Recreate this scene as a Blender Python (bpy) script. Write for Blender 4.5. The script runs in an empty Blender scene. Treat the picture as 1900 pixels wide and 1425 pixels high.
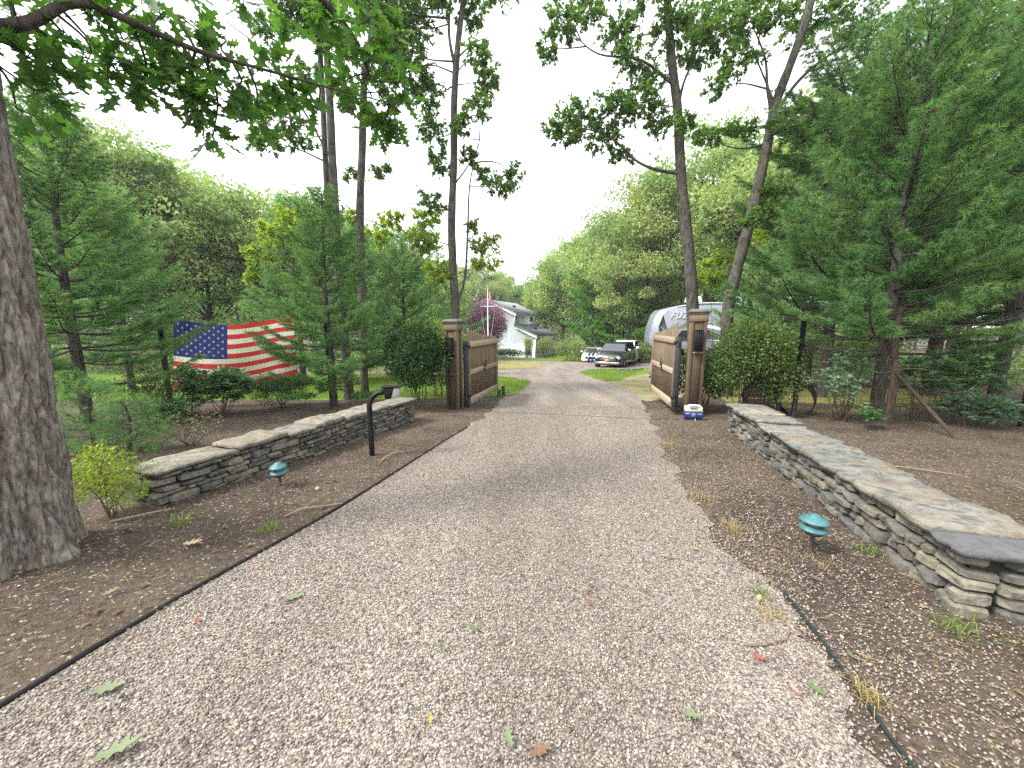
import bpy, bmesh, math, random
import numpy as np
from mathutils import Vector, Matrix, noise as mnoise
from mathutils.geometry import tessellate_polygon as tessellate

SC = bpy.context.scene
COL = SC.collection
R = math.radians
PI = math.pi

# ------------------------------------------------------------------ camera, sky, sun, exposure
cam_d = bpy.data.cameras.new('camera'); cam = bpy.data.objects.new('camera', cam_d); COL.objects.link(cam)
cam.location = (0, 0, 1.5); cam.rotation_euler = (R(90 - 8.6), 0, 0)
cam_d.sensor_width = 36.0; cam_d.lens = 714.0 / 1900 * 36.0
cam_d.clip_start = 0.05; cam_d.clip_end = 2000
SC.camera = cam

SUN_EL, SUN_AZ = 50.0, -112.0          # azimuth from +Y towards +X
w = bpy.data.worlds.new('World'); SC.world = w; w.use_nodes = True
nt = w.node_tree; nt.nodes.clear()
sky = nt.nodes.new('ShaderNodeTexSky'); sky.sky_type = 'NISHITA'; sky.sun_disc = False
sky.sun_elevation = R(SUN_EL); sky.sun_rotation = R(SUN_AZ)
sky.dust_density = 6.0; sky.air_density = 1.0; sky.ozone_density = 1.0
hs = nt.nodes.new('ShaderNodeHueSaturation'); hs.inputs['Saturation'].default_value = 0.22
mx = nt.nodes.new('ShaderNodeMix'); mx.data_type = 'RGBA'; mx.inputs['Factor'].default_value = 0.62
mx.inputs['B'].default_value = (9.6, 9.9, 10.2, 1)     # even bright overcast
bgn = nt.nodes.new('ShaderNodeBackground'); bgn.inputs['Strength'].default_value = 0.142
wo = nt.nodes.new('ShaderNodeOutputWorld')
nt.links.new(sky.outputs[0], hs.inputs['Color']); nt.links.new(hs.outputs[0], mx.inputs['A'])
nt.links.new(mx.outputs['Result'], bgn.inputs['Color']); nt.links.new(bgn.outputs[0], wo.inputs['Surface'])

sd = bpy.data.lights.new('sun', 'SUN'); sd.energy = 2.3; sd.angle = R(11); sd.color = (1, .95, .88)
sun = bpy.data.objects.new('sun', sd); COL.objects.link(sun)
_d = Vector((math.sin(R(SUN_AZ)) * math.cos(R(SUN_EL)), math.cos(R(SUN_AZ)) * math.cos(R(SUN_EL)), math.sin(R(SUN_EL))))
sun.rotation_euler = _d.to_track_quat('Z', 'Y').to_euler(); sun.location = (0, 0, 40)

SC.view_settings.view_transform = 'Standard'; SC.view_settings.look = 'None'
SC.view_settings.exposure = 1.18; SC.view_settings.gamma = 1.0
SC.render.engine = 'CYCLES'
cy = SC.cycles
cy.max_bounces = 6; cy.diffuse_bounces = 3; cy.glossy_bounces = 2; cy.transmission_bounces = 4; cy.transparent_max_bounces = 6
cy.use_denoising = False; cy.denoiser = 'OPENIMAGEDENOISE'; cy.sample_clamp_indirect = 4
try: cy.denoising_prefilter = 'ACCURATE'
except Exception: pass

# ------------------------------------------------------------------ the slope of the site
SL, KINK = 0.0523, 49.7
def gz(y): return -SL * min(y, KINK)
_th = R(8.6)
def W(px, py, Y):
    """a survey point seen in the 1900x1425 photograph, at distance Y along the drive"""
    dx = (px - 950) / 714.0; dy = (712.5 - py) / 714.0
    ry = math.cos(_th) + dy * math.sin(_th); rz = -math.sin(_th) + dy * math.cos(_th)
    t = Y / ry
    return np.array([dx * t, Y, 1.5 + rz * t])

# ------------------------------------------------------------------ mesh builder
class MB:
    def __init__(s): s.V = []; s.T = []; s.Q = []; s.n = 0; s.A = []
    def add(s, V, T=None, Q=None, rnd=0.5):
        V = np.asarray(V, dtype=np.float64).reshape(-1, 3); k = len(V)
        if T is not None and len(T): s.T.append(np.asarray(T, dtype=np.int64).reshape(-1, 3) + s.n)
        if Q is not None and len(Q): s.Q.append(np.asarray(Q, dtype=np.int64).reshape(-1, 4) + s.n)
        s.V.append(V); s.A.append(np.full(k, rnd) if np.isscalar(rnd) else np.asarray(rnd, dtype=np.float64)); s.n += k
        return s
    def box(s, c, d, rz=0.0, rx=0.0, taper=1.0, rnd=0.5):
        x, y, z = np.array(d) / 2.0
        V = np.array([[-x, -y, -z], [x, -y, -z], [x, y, -z], [-x, y, -z], [-x * taper, -y * taper, z], [x * taper, -y * taper, z], [x * taper, y * taper, z], [-x * taper, y * taper, z]])
        if rx: V = V @ np.array(Matrix.Rotation(rx, 3, 'X')).T
        if rz: V = V @ np.array(Matrix.Rotation(rz, 3, 'Z')).T
        return s.add(V + np.array(c), Q=[[0, 3, 2, 1], [4, 5, 6, 7], [0, 1, 5, 4], [1, 2, 6, 5], [2, 3, 7, 6], [3, 0, 4, 7]], rnd=rnd)
    def tube(s, P, rad, k=8, cap=True, rnd=0.5):
        P = np.asarray(P, dtype=np.float64); n = len(P)
        rad = np.full(n, rad) if np.isscalar(rad) else np.asarray(rad, dtype=np.float64)
        T = np.gradient(P, axis=0); T /= (np.linalg.norm(T, axis=1, keepdims=True) + 1e-9)
        ref = np.array([0, 0, 1.0]) if abs(T[0, 2]) < .8 else np.array([1.0, 0, 0])
        U = np.cross(T, ref); U /= (np.linalg.norm(U, axis=1, keepdims=True) + 1e-9); Wv = np.cross(T, U)
        a = np.linspace(0, 2 * PI, k, endpoint=False)
        V = P[:, None, :] + rad[:, None, None] * (np.cos(a)[None, :, None] * U[:, None, :] + np.sin(a)[None, :, None] * Wv[:, None, :])
        i = np.arange(n - 1)[:, None] * k; j = np.arange(k)[None, :]; j2 = (j + 1) % k
        Q = np.stack([i + j, i + j2, i + k + j2, i + k + j], -1).reshape(-1, 4)
        V = V.reshape(-1, 3); T3 = []
        if cap:
            V = np.vstack([V, P[0], P[-1]]); m = n * k
            for q in range(k): T3 += [[m, q, (q + 1) % k], [m + 1, (n - 1) * k + (q + 1) % k, (n - 1) * k + q]]
        return s.add(V, T=T3, Q=Q, rnd=rnd)
    def lathe(s, prof, k=16, c=(0, 0, 0), axis='Z', rnd=.5):
        prof = np.array(prof, dtype=float); n = len(prof); a = np.linspace(0, 2 * PI, k, endpoint=False)
        X = prof[:, 0][:, None] * np.cos(a); Y = prof[:, 0][:, None] * np.sin(a); Z = np.repeat(prof[:, 1][:, None], k, 1)
        V = np.stack([X, Y, Z], -1).reshape(-1, 3)
        if axis == 'Y': V = V[:, [0, 2, 1]]
        if axis == 'X': V = V[:, [2, 0, 1]]
        i = np.arange(n - 1)[:, None] * k; j = np.arange(k)[None, :]; j2 = (j + 1) % k
        Q = np.stack([i + j, i + j2, i + k + j2, i + k + j], -1).reshape(-1, 4)
        return s.add(V + np.array(c), Q=Q, rnd=rnd)
    def prism(s, poly, d0, d1, f, rnd=.5):
        """extrude a polygon (a, b) between depths d0 and d1; f(a, b, d) gives the point"""
        n = len(poly)
        V = [f(a, b, d0) for a, b in poly] + [f(a, b, d1) for a, b in poly]
        Q = [[i, (i + 1) % n, n + (i + 1) % n, n + i] for i in range(n)]
        T = []
        for t3 in tessellate([[Vector((a, b, 0)) for a, b in poly]]):
            T += [[t3[0], t3[1], t3[2]], [n + t3[2], n + t3[1], n + t3[0]]]
        return s.add(V, T=T, Q=Q, rnd=rnd)
    def mesh(s, name, mat=None, smooth=False, off=None):
        me = bpy.data.meshes.new(name)
        V = np.vstack(s.V) if s.V else np.zeros((0, 3))
        if off is not None: V = V - np.array(off)
        T = np.vstack(s.T) if s.T else np.zeros((0, 3), int); Q = np.vstack(s.Q) if s.Q else np.zeros((0, 4), int)
        me.vertices.add(len(V)); me.vertices.foreach_set('co', V.astype(np.float32).ravel())
        nl = T.size + Q.size; me.loops.add(nl)
        me.loops.foreach_set('vertex_index', np.concatenate([T.ravel(), Q.ravel()]).astype(np.int32))
        me.polygons.add(len(T) + len(Q))
        ls = np.concatenate([np.arange(len(T)) * 3, T.size + np.arange(len(Q)) * 4]).astype(np.int32)
        me.polygons.foreach_set('loop_start', ls)
        if smooth: me.polygons.foreach_set('use_smooth', np.ones(len(ls), dtype=bool))
        at = me.attributes.new('rnd', 'FLOAT', 'POINT'); at.data.foreach_set('value', np.concatenate(s.A).astype(np.float32) if s.A else np.zeros(0, np.float32))
        me.update(calc_edges=True)
        if mat: me.materials.append(mat)
        return me

def link(name, me, parent=None, loc=None, rot=None):
    o = bpy.data.objects.new(name, me); COL.objects.link(o)
    if parent: o.parent = parent
    if loc is not None: o.location = tuple(loc)
    if rot is not None: o.rotation_euler = rot
    return o
def obj(name, mb, mat, parent=None, smooth=False, off=None, loc=None, bevel=0, rot=None):
    o = link(name, mb.mesh(name, mat, smooth, off), parent, loc, rot)
    if bevel:
        bm = bmesh.new(); bm.from_mesh(o.data); bmesh.ops.recalc_face_normals(bm, faces=bm.faces[:]); bm.to_mesh(o.data); bm.free()
        m = o.modifiers.new('bevel', 'BEVEL'); m.width = bevel; m.segments = 1; m.limit_method = 'ANGLE'
    return o
def tag(o, label=None, cat=None, group=None, kind=None):
    if label: o['label'] = label
    if cat: o['category'] = cat
    if group: o['group'] = group
    if kind: o['kind'] = kind
    return o
def thing(name, label, cat, loc=(0, 0, 0), rz=0.0, group=None):
    o = bpy.data.objects.new(name, None); COL.objects.link(o); o.empty_display_size = .2
    o.location = tuple(loc); o.rotation_euler = (0, 0, rz)
    return tag(o, label, cat, group)
def copy_tree(o, parent=None):
    c = o.copy(); COL.objects.link(c); c.parent = parent
    for ch in o.children: copy_tree(ch, c)
    return c

# ------------------------------------------------------------------ materials
class NT:
    def __init__(s, name):
        s.m = bpy.data.materials.new(name); s.m.use_nodes = True; s.t = s.m.node_tree; s.t.nodes.clear()
        s.out = s.n('ShaderNodeOutputMaterial')
    def n(s, ty, **kw):
        nd = s.t.nodes.new(ty)
        for k, v in kw.items():
            if k.startswith('i_'): nd.inputs[k[2:].replace('_', ' ')].default_value = v
            else: setattr(nd, k, v)
        return nd
    def l(s, a, b): s.t.links.new(a, b)
    def ramp(s, fac, cols, pos=None, interp='LINEAR'):
        r = s.n('ShaderNodeValToRGB'); e = r.color_ramp; e.interpolation = interp
        n = len(cols); pos = pos or [i / max(1, n - 1) for i in range(n)]
        while len(e.elements) < n: e.elements.new(.5)
        for i in range(n):
            e.elements[i].position = pos[i]; c = cols[i]; e.elements[i].color = (c[0], c[1], c[2], 1)
        if fac is not None: s.l(fac, r.inputs[0])
        return r.outputs[0]
    def coords(s, which='Object', scale=(1, 1, 1)):
        tc = s.n('ShaderNodeTexCoord'); mp = s.n('ShaderNodeMapping'); mp.inputs['Scale'].default_value = scale
        s.l(tc.outputs[which], mp.inputs[0]); return mp.outputs[0]
    def noise(s, co, scale, detail=5, rough=.55, dist=0):
        nz = s.n('ShaderNodeTexNoise'); nz.inputs['Scale'].default_value = scale; nz.inputs['Detail'].default_value = detail
        nz.inputs['Roughness'].default_value = rough; nz.inputs['Distortion'].default_value = dist
        if co is not None: s.l(co, nz.inputs['Vector'])
        return nz.outputs[0]
    def mix(s, fac, a, b, mode='MIX'):
        m = s.n('ShaderNodeMix', data_type='RGBA', blend_type=mode)
        if isinstance(fac, (int, float)): m.inputs['Factor'].default_value = fac
        else: s.l(fac, m.inputs['Factor'])
        for k, v in (('A', a), ('B', b)):
            if isinstance(v, tuple): m.inputs[k].default_value = (v[0], v[1], v[2], 1)
            else: s.l(v, m.inputs[k])
        return m.outputs['Result']
    def math(s, op, a, b=0.0, clamp=False):
        m = s.n('ShaderNodeMath', operation=op, use_clamp=clamp)
        for i, v in enumerate((a, b)):
            if isinstance(v, (int, float)): m.inputs[i].default_value = v
            else: s.l(v, m.inputs[i])
        return m.outputs[0]
    def bump(s, h, strength=.3, dist=.02, nrm=None):
        b = s.n('ShaderNodeBump'); b.inputs['Strength'].default_value = strength; b.inputs['Distance'].default_value = dist
        s.l(h, b.inputs['Height'])
        if nrm is not None: s.l(nrm, b.inputs['Normal'])
        return b.outputs[0]
    def bsdf(s, col, rough=.7, spec=.3, metal=0, nrm=None, coat=0):
        p = s.n('ShaderNodeBsdfPrincipled'); p.inputs['Roughness'].default_value = rough if isinstance(rough, (int, float)) else .5
        if not isinstance(rough, (int, float)): s.l(rough, p.inputs['Roughness'])
        p.inputs['Specular IOR Level'].default_value = spec; p.inputs['Metallic'].default_value = metal
        p.inputs['Coat Weight'].default_value = coat
        if isinstance(col, tuple): p.inputs['Base Color'].default_value = (col[0], col[1], col[2], 1)
        else: s.l(col, p.inputs['Base Color'])
        if nrm is not None: s.l(nrm, p.inputs['Normal'])
        return p.outputs[0]
    def done(s, sh): s.l(sh, s.out.inputs['Surface']); return s.m

def pmat(name, cols, scale=6, rough=.7, spec=.3, bump=.3, bdist=.01, bscale=None, stretch=(1, 1, 1), metal=0, objrand=0.0, coat=0, which='Object', detail=6):
    t = NT(name); co = t.coords(which, stretch)
    if objrand:
        oi = t.n('ShaderNodeObjectInfo')
        va = t.n('ShaderNodeVectorMath', operation='ADD'); sc = t.n('ShaderNodeVectorMath', operation='SCALE'); sc.inputs['Scale'].default_value = 37.0
        cb = t.n('ShaderNodeCombineXYZ')
        for i in range(3): t.l(oi.outputs['Random'], cb.inputs[i])
        t.l(cb.outputs[0], sc.inputs[0]); t.l(sc.outputs[0], va.inputs[1]); t.l(co, va.inputs[0]); co = va.outputs[0]
    nz = t.noise(co, scale, detail); c = t.ramp(nz, cols, [.3 + .4 * i / max(1, len(cols) - 1) for i in range(len(cols))])
    if objrand:
        hv = t.n('ShaderNodeHueSaturation'); t.l(c, hv.inputs['Color'])
        mr = t.n('ShaderNodeMapRange'); mr.inputs['To Min'].default_value = 1 - objrand; mr.inputs['To Max'].default_value = 1 + objrand
        t.l(oi.outputs['Random'], mr.inputs[0]); t.l(mr.outputs[0], hv.inputs['Value']); c = hv.outputs[0]
    nrm = t.bump(t.noise(co, bscale or scale * 3, 5, .6), bump, bdist) if bump else None
    return t.done(t.bsdf(c, rough, spec, metal, nrm, coat))

def leafmat(name, cols, trans=.35, rough=.55, spec=.3, pos=None, tboost=1.5):
    t = NT(name); a = t.n('ShaderNodeAttribute', attribute_name='rnd')
    c = t.ramp(a.outputs['Fac'], cols, pos)
    tr = t.n('ShaderNodeBsdfTranslucent')
    tc = t.mix(1.0, c, (tboost, tboost * 1.08, tboost * .55), 'MULTIPLY'); t.l(tc, tr.inputs['Color'])
    m = t.n('ShaderNodeMixShader'); m.inputs[0].default_value = trans
    t.l(t.bsdf(c, rough, spec), m.inputs[1]); t.l(tr.outputs[0], m.inputs[2])
    return t.done(m.outputs[0])

MT = {}
# ------------------------------------------------------------------ ground materials
PEB = [(0.414, 0.378, 0.342), (0.304, 0.263, 0.225), (0.241, 0.207, 0.181), (0.174, 0.137, 0.112), (0.147, 0.133, 0.125), (0.098, 0.091, 0.093), (0.340, 0.298, 0.255), (0.260, 0.210, 0.168), (0.238, 0.217, 0.200), (0.077, 0.067, 0.062)]
def gravel_mat():
    t = NT('gravel'); co = t.coords('Object')
    v = t.n('ShaderNodeTexVoronoi', feature='F1'); v.inputs['Scale'].default_value = 104; t.l(co, v.inputs['Vector'])
    sp = t.n('ShaderNodeSeparateColor'); t.l(v.outputs['Color'], sp.inputs[0])
    c = t.ramp(sp.outputs[0], PEB, [i / 10 for i in range(10)], 'CONSTANT')
    big = t.noise(co, .55, 4, .6); c2 = t.mix(t.ramp(big, [(0, 0, 0), (.65, .65, .65)], [.42, .68]), c, (.20, .172, .148))
    dust = t.noise(co, 3.1, 6, .65); c3 = t.mix(t.ramp(dust, [(0, 0, 0), (.5, .5, .5)], [.5, .72]), c2, (.33, .30, .275))
    trk = t.ramp(t.noise(t.coords('Object', (1.1, .12, 1)), 1.3, 3, .5), [(.8, .78, .76), (1.15, 1.13, 1.12)], [.35, .65]); c3 = t.mix(1.0, c3, trk, 'MULTIPLY')
    gap = t.ramp(v.outputs['Distance'], [(1.12, 1.12, 1.12), (.6, .58, .56)], [.42, .78])
    c4 = t.mix(1.0, c3, gap, 'MULTIPLY')
    inv = t.math('SUBTRACT', 1.0, v.outputs['Distance'])
    return t.done(t.bsdf(c4, .85, .25, nrm=t.bump(inv, .8, .008)))
def soil_mat():
    t = NT('soil'); co = t.coords('Object')
    a = t.noise(co, 1.1, 6, .6); b = t.noise(co, 34, 5, .7)
    c = t.ramp(a, [(.052, .040, .031), (.080, .063, .050), (.112, .089, .070), (.09, .071, .052)], [.3, .45, .6, .75])
    c = t.mix(1.0, c, t.ramp(b, [(.45, .42, .4), (1.0, 1, 1), (1.75, 1.65, 1.5)], [.3, .5, .72]), 'MULTIPLY')
    v = t.n('ShaderNodeTexVoronoi', feature='F1'); v.inputs['Scale'].default_value = 55; t.l(co, v.inputs['Vector'])
    sp = t.n('ShaderNodeSeparateColor'); t.l(v.outputs['Color'], sp.inputs[0])
    m = t.math('MULTIPLY', t.math('GREATER_THAN', sp.outputs[0], .90), t.math('LESS_THAN', v.outputs['Distance'], .42))
    c = t.mix(m, c, t.ramp(sp.outputs[1], [(.45, .38, .30), (.30, .19, .11), (.55, .52, .48), (.2, .13, .08)]))
    # thin moss and needle carpet in patches
    mo = t.ramp(t.noise(co, .45, 5, .6), [(0, 0, 0), (.7, .7, .7)], [.55, .72])
    c = t.mix(mo, c, t.ramp(b, [(.05, .045, .018), (.09, .066, .03)], [.35, .65]))
    h = t.math('ADD', t.math('MULTIPLY', b, .7), t.noise(co, 120, 3, .6))
    return t.done(t.bsdf(c, .95, .15, nrm=t.bump(h, .9, .02)))
def lawn_mat(name, cols):
    t = NT(name); co = t.coords('Object')
    c = t.ramp(t.noise(co, .8, 5, .6), cols, [.3, .5, .7][:len(cols)])
    f = t.noise(t.coords('Object', (1, .45, 1)), 40, 4, .7)
    c = t.mix(1.0, c, t.ramp(f, [(.55, .6, .5), (1.3, 1.25, 1.1)], [.3, .7]), 'MULTIPLY')
    return t.done(t.bsdf(c, .9, .1, nrm=t.bump(f, .8, .03)))
MT['gravel'] = gravel_mat(); MT['soil'] = soil_mat()
MT['lawn'] = lawn_mat('lawn_grass', [(.085, .155, .025), (.13, .21, .035), (.19, .235, .06)])
MT['lawn_dry'] = lawn_mat('lawn_dry', [(.21, .20, .085), (.27, .24, .12), (.16, .19, .05)])
MT['lawn_mix'] = lawn_mat('lawn_mix', [(.14, .19, .04), (.20, .22, .07), (.16, .12, .06)])  # brighter colours, standing in for sunlight the pines keep off this patch
MT['straw'] = lawn_mat('straw_ground', [(.15, .16, .06), (.27, .235, .165), (.30, .27, .21)])
MT['grass'] = leafmat('grass_blades', [(.075, .15, .02), (.13, .21, .03), (.21, .26, .06)], .3, .6)
MT['dry_grass'] = leafmat('dry_grass', [(.30, .21, .09), (.42, .32, .16), (.20, .19, .06)], .3, .7)

# ------------------------------------------------------------------ driveway edges (plan, metres)
LE = [(-2.45, -8), (-2.28, .4), (-2.13, 1.38), (-1.98, 2.11), (-1.61, 3.28), (-1.31, 4.73), (-1.0, 6.2), (-.72, 7.4), (-.5, 8.6), (-.36, 10.2), (-.15, 11.2), (.08, 11.8), (.40, 13.2), (.66, 14.9), (.78, 16.2)]
RE = [(1.3, -8), (1.38, .4), (1.42, 1.15), (1.54, 1.58), (1.62, 2.13), (1.72, 3.28), (2.08, 4.73), (2.72, 7.08), (3.3, 9.3), (3.78, 10.83), (4.05, 13), (4.1, 15.3), (3.9, 16.8), (3.75, 19.5), (3.8, 21.9)]
def interp(E, y): return float(np.interp(y, [p[1] for p in E], [p[0] for p in E]))
def dens(poly, step=.5, jit=0.0, seed=0, near=None):
    """walk round a polygon, add points and roughen its edge"""
    out = []; n = len(poly)
    for i in range(n):
        a = np.array(poly[i], float); b = np.array(poly[(i + 1) % n], float); L = np.linalg.norm(b - a)
        d0 = min(np.linalg.norm(a), np.linalg.norm(b)); st = step if d0 > 9 else step * .16
        m = max(1, int(L / st)); nn = np.array([-(b - a)[1], (b - a)[0]]) / (L + 1e-9)
        for k in range(m):
            p = a + (b - a) * k / m; q = mnoise.noise(Vector((p[0] * 2.1, p[1] * 2.1, seed))) + .6 * mnoise.noise(Vector((p[0] * 9, p[1] * 9, seed + 5)))
            out.append(p + nn * q * jit * (1 if near is None else near(p)))
    return out
def sheet(name, poly, h, mat, kink=True):
    bm = bmesh.new(); vs = [bm.verts.new((p[0], p[1], 0)) for p in poly]
    for i in range(len(vs)): bm.edges.new((vs[i], vs[(i + 1) % len(vs)]))
    bmesh.ops.triangle_fill(bm, use_beauty=True, use_dissolve=False, edges=bm.edges[:], normal=(0, 0, 1))
    bmesh.ops.bisect_plane(bm, geom=bm.verts[:] + bm.edges[:] + bm.faces[:], plane_co=(0, KINK, 0), plane_no=(0, 1, 0))
    for v in bm.verts: v.co.z = gz(v.co.y) + h
    for f in bm.faces:
        if f.normal.z < 0: f.normal_flip()
    me = bpy.data.meshes.new(name); bm.to_mesh(me); bm.free(); me.materials.append(mat)
    return tag(link(name, me), kind='structure')

def edge_dist(x, y):
    if y > 11: return 0
    return max(interp(LE, y) - x, x - interp(RE, y), 0)
def ground_h(x, y):
    """small unevenness of the planting strips beside the drive"""
    d = edge_dist(x, y); k = min(1, max(0, (d - .12) / 1.2)); k = k * k * (3 - 2 * k) * min(1, max(0, (11 - y) / 1.5)) * min(1, max(0, (y + 4) / 3))
    if k <= 0: return gz(y)
    return gz(y) + k * (.035 + .05 * mnoise.noise(Vector((x * .9, y * .9, 3))) + .022 * mnoise.noise(Vector((x * 3.1, y * 3.1, 8))))
# ground: fine cells near the camera, coarse cells to the horizon
xs = np.unique(np.concatenate([np.linspace(-900, -60, 12), np.linspace(-60, -14, 12), np.linspace(-14, -1.2, 86), np.linspace(-1.2, 1.6, 8), np.linspace(1.6, 14, 84), np.linspace(14, 60, 12), np.linspace(60, 900, 12)]).round(3))
ys = np.unique(np.concatenate([np.linspace(-300, -10, 8), np.linspace(-10, 0, 12), np.linspace(0, 12, 110), np.linspace(12, KINK, 24), np.linspace(KINK, 120, 6), np.linspace(120, 1500, 10)]).round(3))
GV = np.array([[x, y, ground_h(x, y)] for y in ys for x in xs]); nx = len(xs)
gi = np.arange(len(ys) - 1)[:, None] * nx; gj = np.arange(nx - 1)[None, :]
gm = MB().add(GV, Q=np.stack([gi + gj, gi + gj + 1, gi + nx + gj + 1, gi + nx + gj], -1).reshape(-1, 4))
tag(obj('ground', gm, MT['soil'], smooth=True), kind='structure')

drive_poly = LE + [(.62, 16.9), (.03, 18.4), (-.77, 19.2), (-6, 20.4), (-24, 23), (-24, 46), (-8, 43.6), (-1.5, 42.2), (1.85, 40.0), (4.0, 38.6), (5.6, 38.0), (9.0, 39.5), (13, 38), (16.5, 32), (13, 27.2), (9.0, 26.1), (7.3, 25.9), (5.0, 24.8)] + [(x - (.05 if 0 < y < 10.5 else 0), y) for x, y in RE[::-1]]
sheet('driveway', dens(drive_poly, .5, .13, 1, lambda p: .12 if (p[0] < 0 and p[1] < 5.2) else 1.0), .006, MT['gravel'])
sheet('lawn', dens([(-.3, 11.3), (.08, 11.8), (.40, 13.2), (.66, 14.9), (.78, 16.2), (.62, 16.9), (.03, 18.4), (-.77, 19.2), (-6, 20.4), (-24, 23), (-30, 23), (-30, 11.5), (-12, 10.6), (-6, 10.4), (-2.2, 10.8)], .35, .05, 2), .014, MT['lawn'])
sheet('lawn', dens([(-.97, 24.3), (.54, 25.5), (2.0, 27.8), (2.8, 29.3), (2.4, 33), (.8, 37.5), (-1.5, 38.6), (-9, 39.5), (-15, 32), (-9, 24.4)], .5, .05, 3), .014, MT['lawn_dry'])
sheet('lawn', dens([(-24, 46.5), (-8, 44), (-1.5, 42.5), (1.85, 40.3), (4, 38.9), (5.6, 38.3), (8, 40.5), (10, 47), (12, 66), (-24, 66)], .6, .05, 4), .014, MT['lawn'])
sheet('lawn', dens([(3.8, 21.9), (5.0, 24.8), (7.3, 25.9), (9, 26.1), (12, 24), (7.2, 20.6), (5.9, 18.9), (4.6, 16.3), (3.9, 16.8), (3.75, 19.5)], .4, .06, 5), .014, MT['lawn'])
sheet('ground_patch', dens([(3.95, 16.2), (4.6, 16.5), (5.9, 19.2), (7.2, 20.9), (12, 24.2), (18, 24), (16, 17), (9, 14.5), (5.2, 11.2), (3.6, 10.2), (3.95, 13)], .4, .1, 6), .010, MT['straw'])
sheet('lawn', dens([(5.6, 8.9), (7.4, 8.3), (9.4, 8.5), (11.5, 9.8), (14, 13), (9, 14.2), (6.0, 11.6)], .3, .2, 7), .03, MT['lawn_mix'])

# ------------------------------------------------------------------ loose pebbles (uncountable): points with instanced stones
def in_poly(P, poly):
    poly = np.array(poly); x, y = P[:, 0], P[:, 1]; inside = np.zeros(len(P), bool); j = len(poly) - 1
    for i in range(len(poly)):
        xi, yi = poly[i]; xj, yj = poly[j]
        c = ((yi > y) != (yj > y)) & (x < (xj - xi) * (y - yi) / (yj - yi + 1e-12) + xi); inside ^= c; j = i
    return inside
rg = np.random.default_rng(7)
def stones_gn(name, P, S, RND, mat, label):
    n = len(P); me = bpy.data.meshes.new(name); me.vertices.add(n); me.vertices.foreach_set('co', P.astype(np.float32).ravel())
    for nm, arr in (('sz', S), ('rnd', RND)):
        a = me.attributes.new(nm, 'FLOAT', 'POINT'); a.data.foreach_set('value', arr.astype(np.float32))
    rot = rg.uniform(-PI, PI, (n, 3)); rot[:, :2] *= .22
    a = me.attributes.new('rot', 'FLOAT_VECTOR', 'POINT'); a.data.foreach_set('vector', rot.astype(np.float32).ravel())
    me.update(); me.materials.append(mat); o = link(name, me)
    g = bpy.data.node_groups.new(name, 'GeometryNodeTree')
    g.interface.new_socket('Geometry', in_out='INPUT', socket_type='NodeSocketGeometry'); g.interface.new_socket('Geometry', in_out='OUTPUT', socket_type='NodeSocketGeometry')
    N = g.nodes; gin = N.new('NodeGroupInput'); gout = N.new('NodeGroupOutput')
    ic = N.new('GeometryNodeMeshIcoSphere'); ic.inputs['Radius'].default_value = 1; ic.inputs['Subdivisions'].default_value = 2
    tr = N.new('GeometryNodeTransform'); tr.inputs['Scale'].default_value = (1.0, .74, .55)
    ss = N.new('GeometryNodeSetShadeSmooth'); sm = N.new('GeometryNodeSetMaterial'); sm.inputs['Material'].default_value = mat
    ip = N.new('GeometryNodeInstanceOnPoints')
    L = g.links.new
    L(ic.outputs[0], tr.inputs[0]); L(tr.outputs[0], ss.inputs[0]); L(ss.outputs[0], sm.inputs[0]); L(sm.outputs[0], ip.inputs['Instance']); L(gin.outputs[0], ip.inputs['Points'])
    a1 = N.new('GeometryNodeInputNamedAttribute'); a1.data_type = 'FLOAT_VECTOR'; a1.inputs['Name'].default_value = 'rot'
    er = N.new('FunctionNodeEulerToRotation'); L(a1.outputs[0], er.inputs[0]); L(er.outputs[0], ip.inputs['Rotation'])
    a2 = N.new('GeometryNodeInputNamedAttribute'); a2.data_type = 'FLOAT'; a2.inputs['Name'].default_value = 'sz'; L(a2.outputs[0], ip.inputs['Scale'])
    L(ip.outputs[0], gout.inputs[0])
    md = o.modifiers.new('stones', 'NODES'); md.node_group = g
    return tag(o, label, 'gravel', kind='stuff')
def pebble_mat(name='pebbles', k=1.0):
    t = NT(name); a = t.n('ShaderNodeAttribute', attribute_name='rnd', attribute_type='INSTANCER')
    c = t.ramp(a.outputs['Fac'], PEB, [i / 10 for i in range(10)], 'CONSTANT')
    nz = t.noise(t.coords('Object'), 3, 3); c = t.mix(1.0, c, t.ramp(nz, [(.8 * k, .8 * k, .78 * k), (1.15 * k, 1.12 * k, 1.06 * k)], [.3, .7]), 'MULTIPLY')
    return t.done(t.bsdf(c, .7, .3))
MT['pebbles'] = pebble_mat(); MT['dusty_pebbles'] = pebble_mat('dusty_pebbles', .66)
def scatter(n, x0, x1, y0, y1, p):
    P = np.stack([rg.uniform(x0, x1, n), rg.uniform(y0, y1, n)], 1)
    return P[rg.uniform(0, 1, n) < p(P)]
def lr(P):
    return np.interp(P[:, 1], [q[1] for q in LE], [q[0] for q in LE]), np.interp(P[:, 1], [q[1] for q in RE], [q[0] for q in RE])
def patch(P, s, seed): return np.array([mnoise.noise(Vector((a * s, b * s, seed))) for a, b in P])
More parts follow.
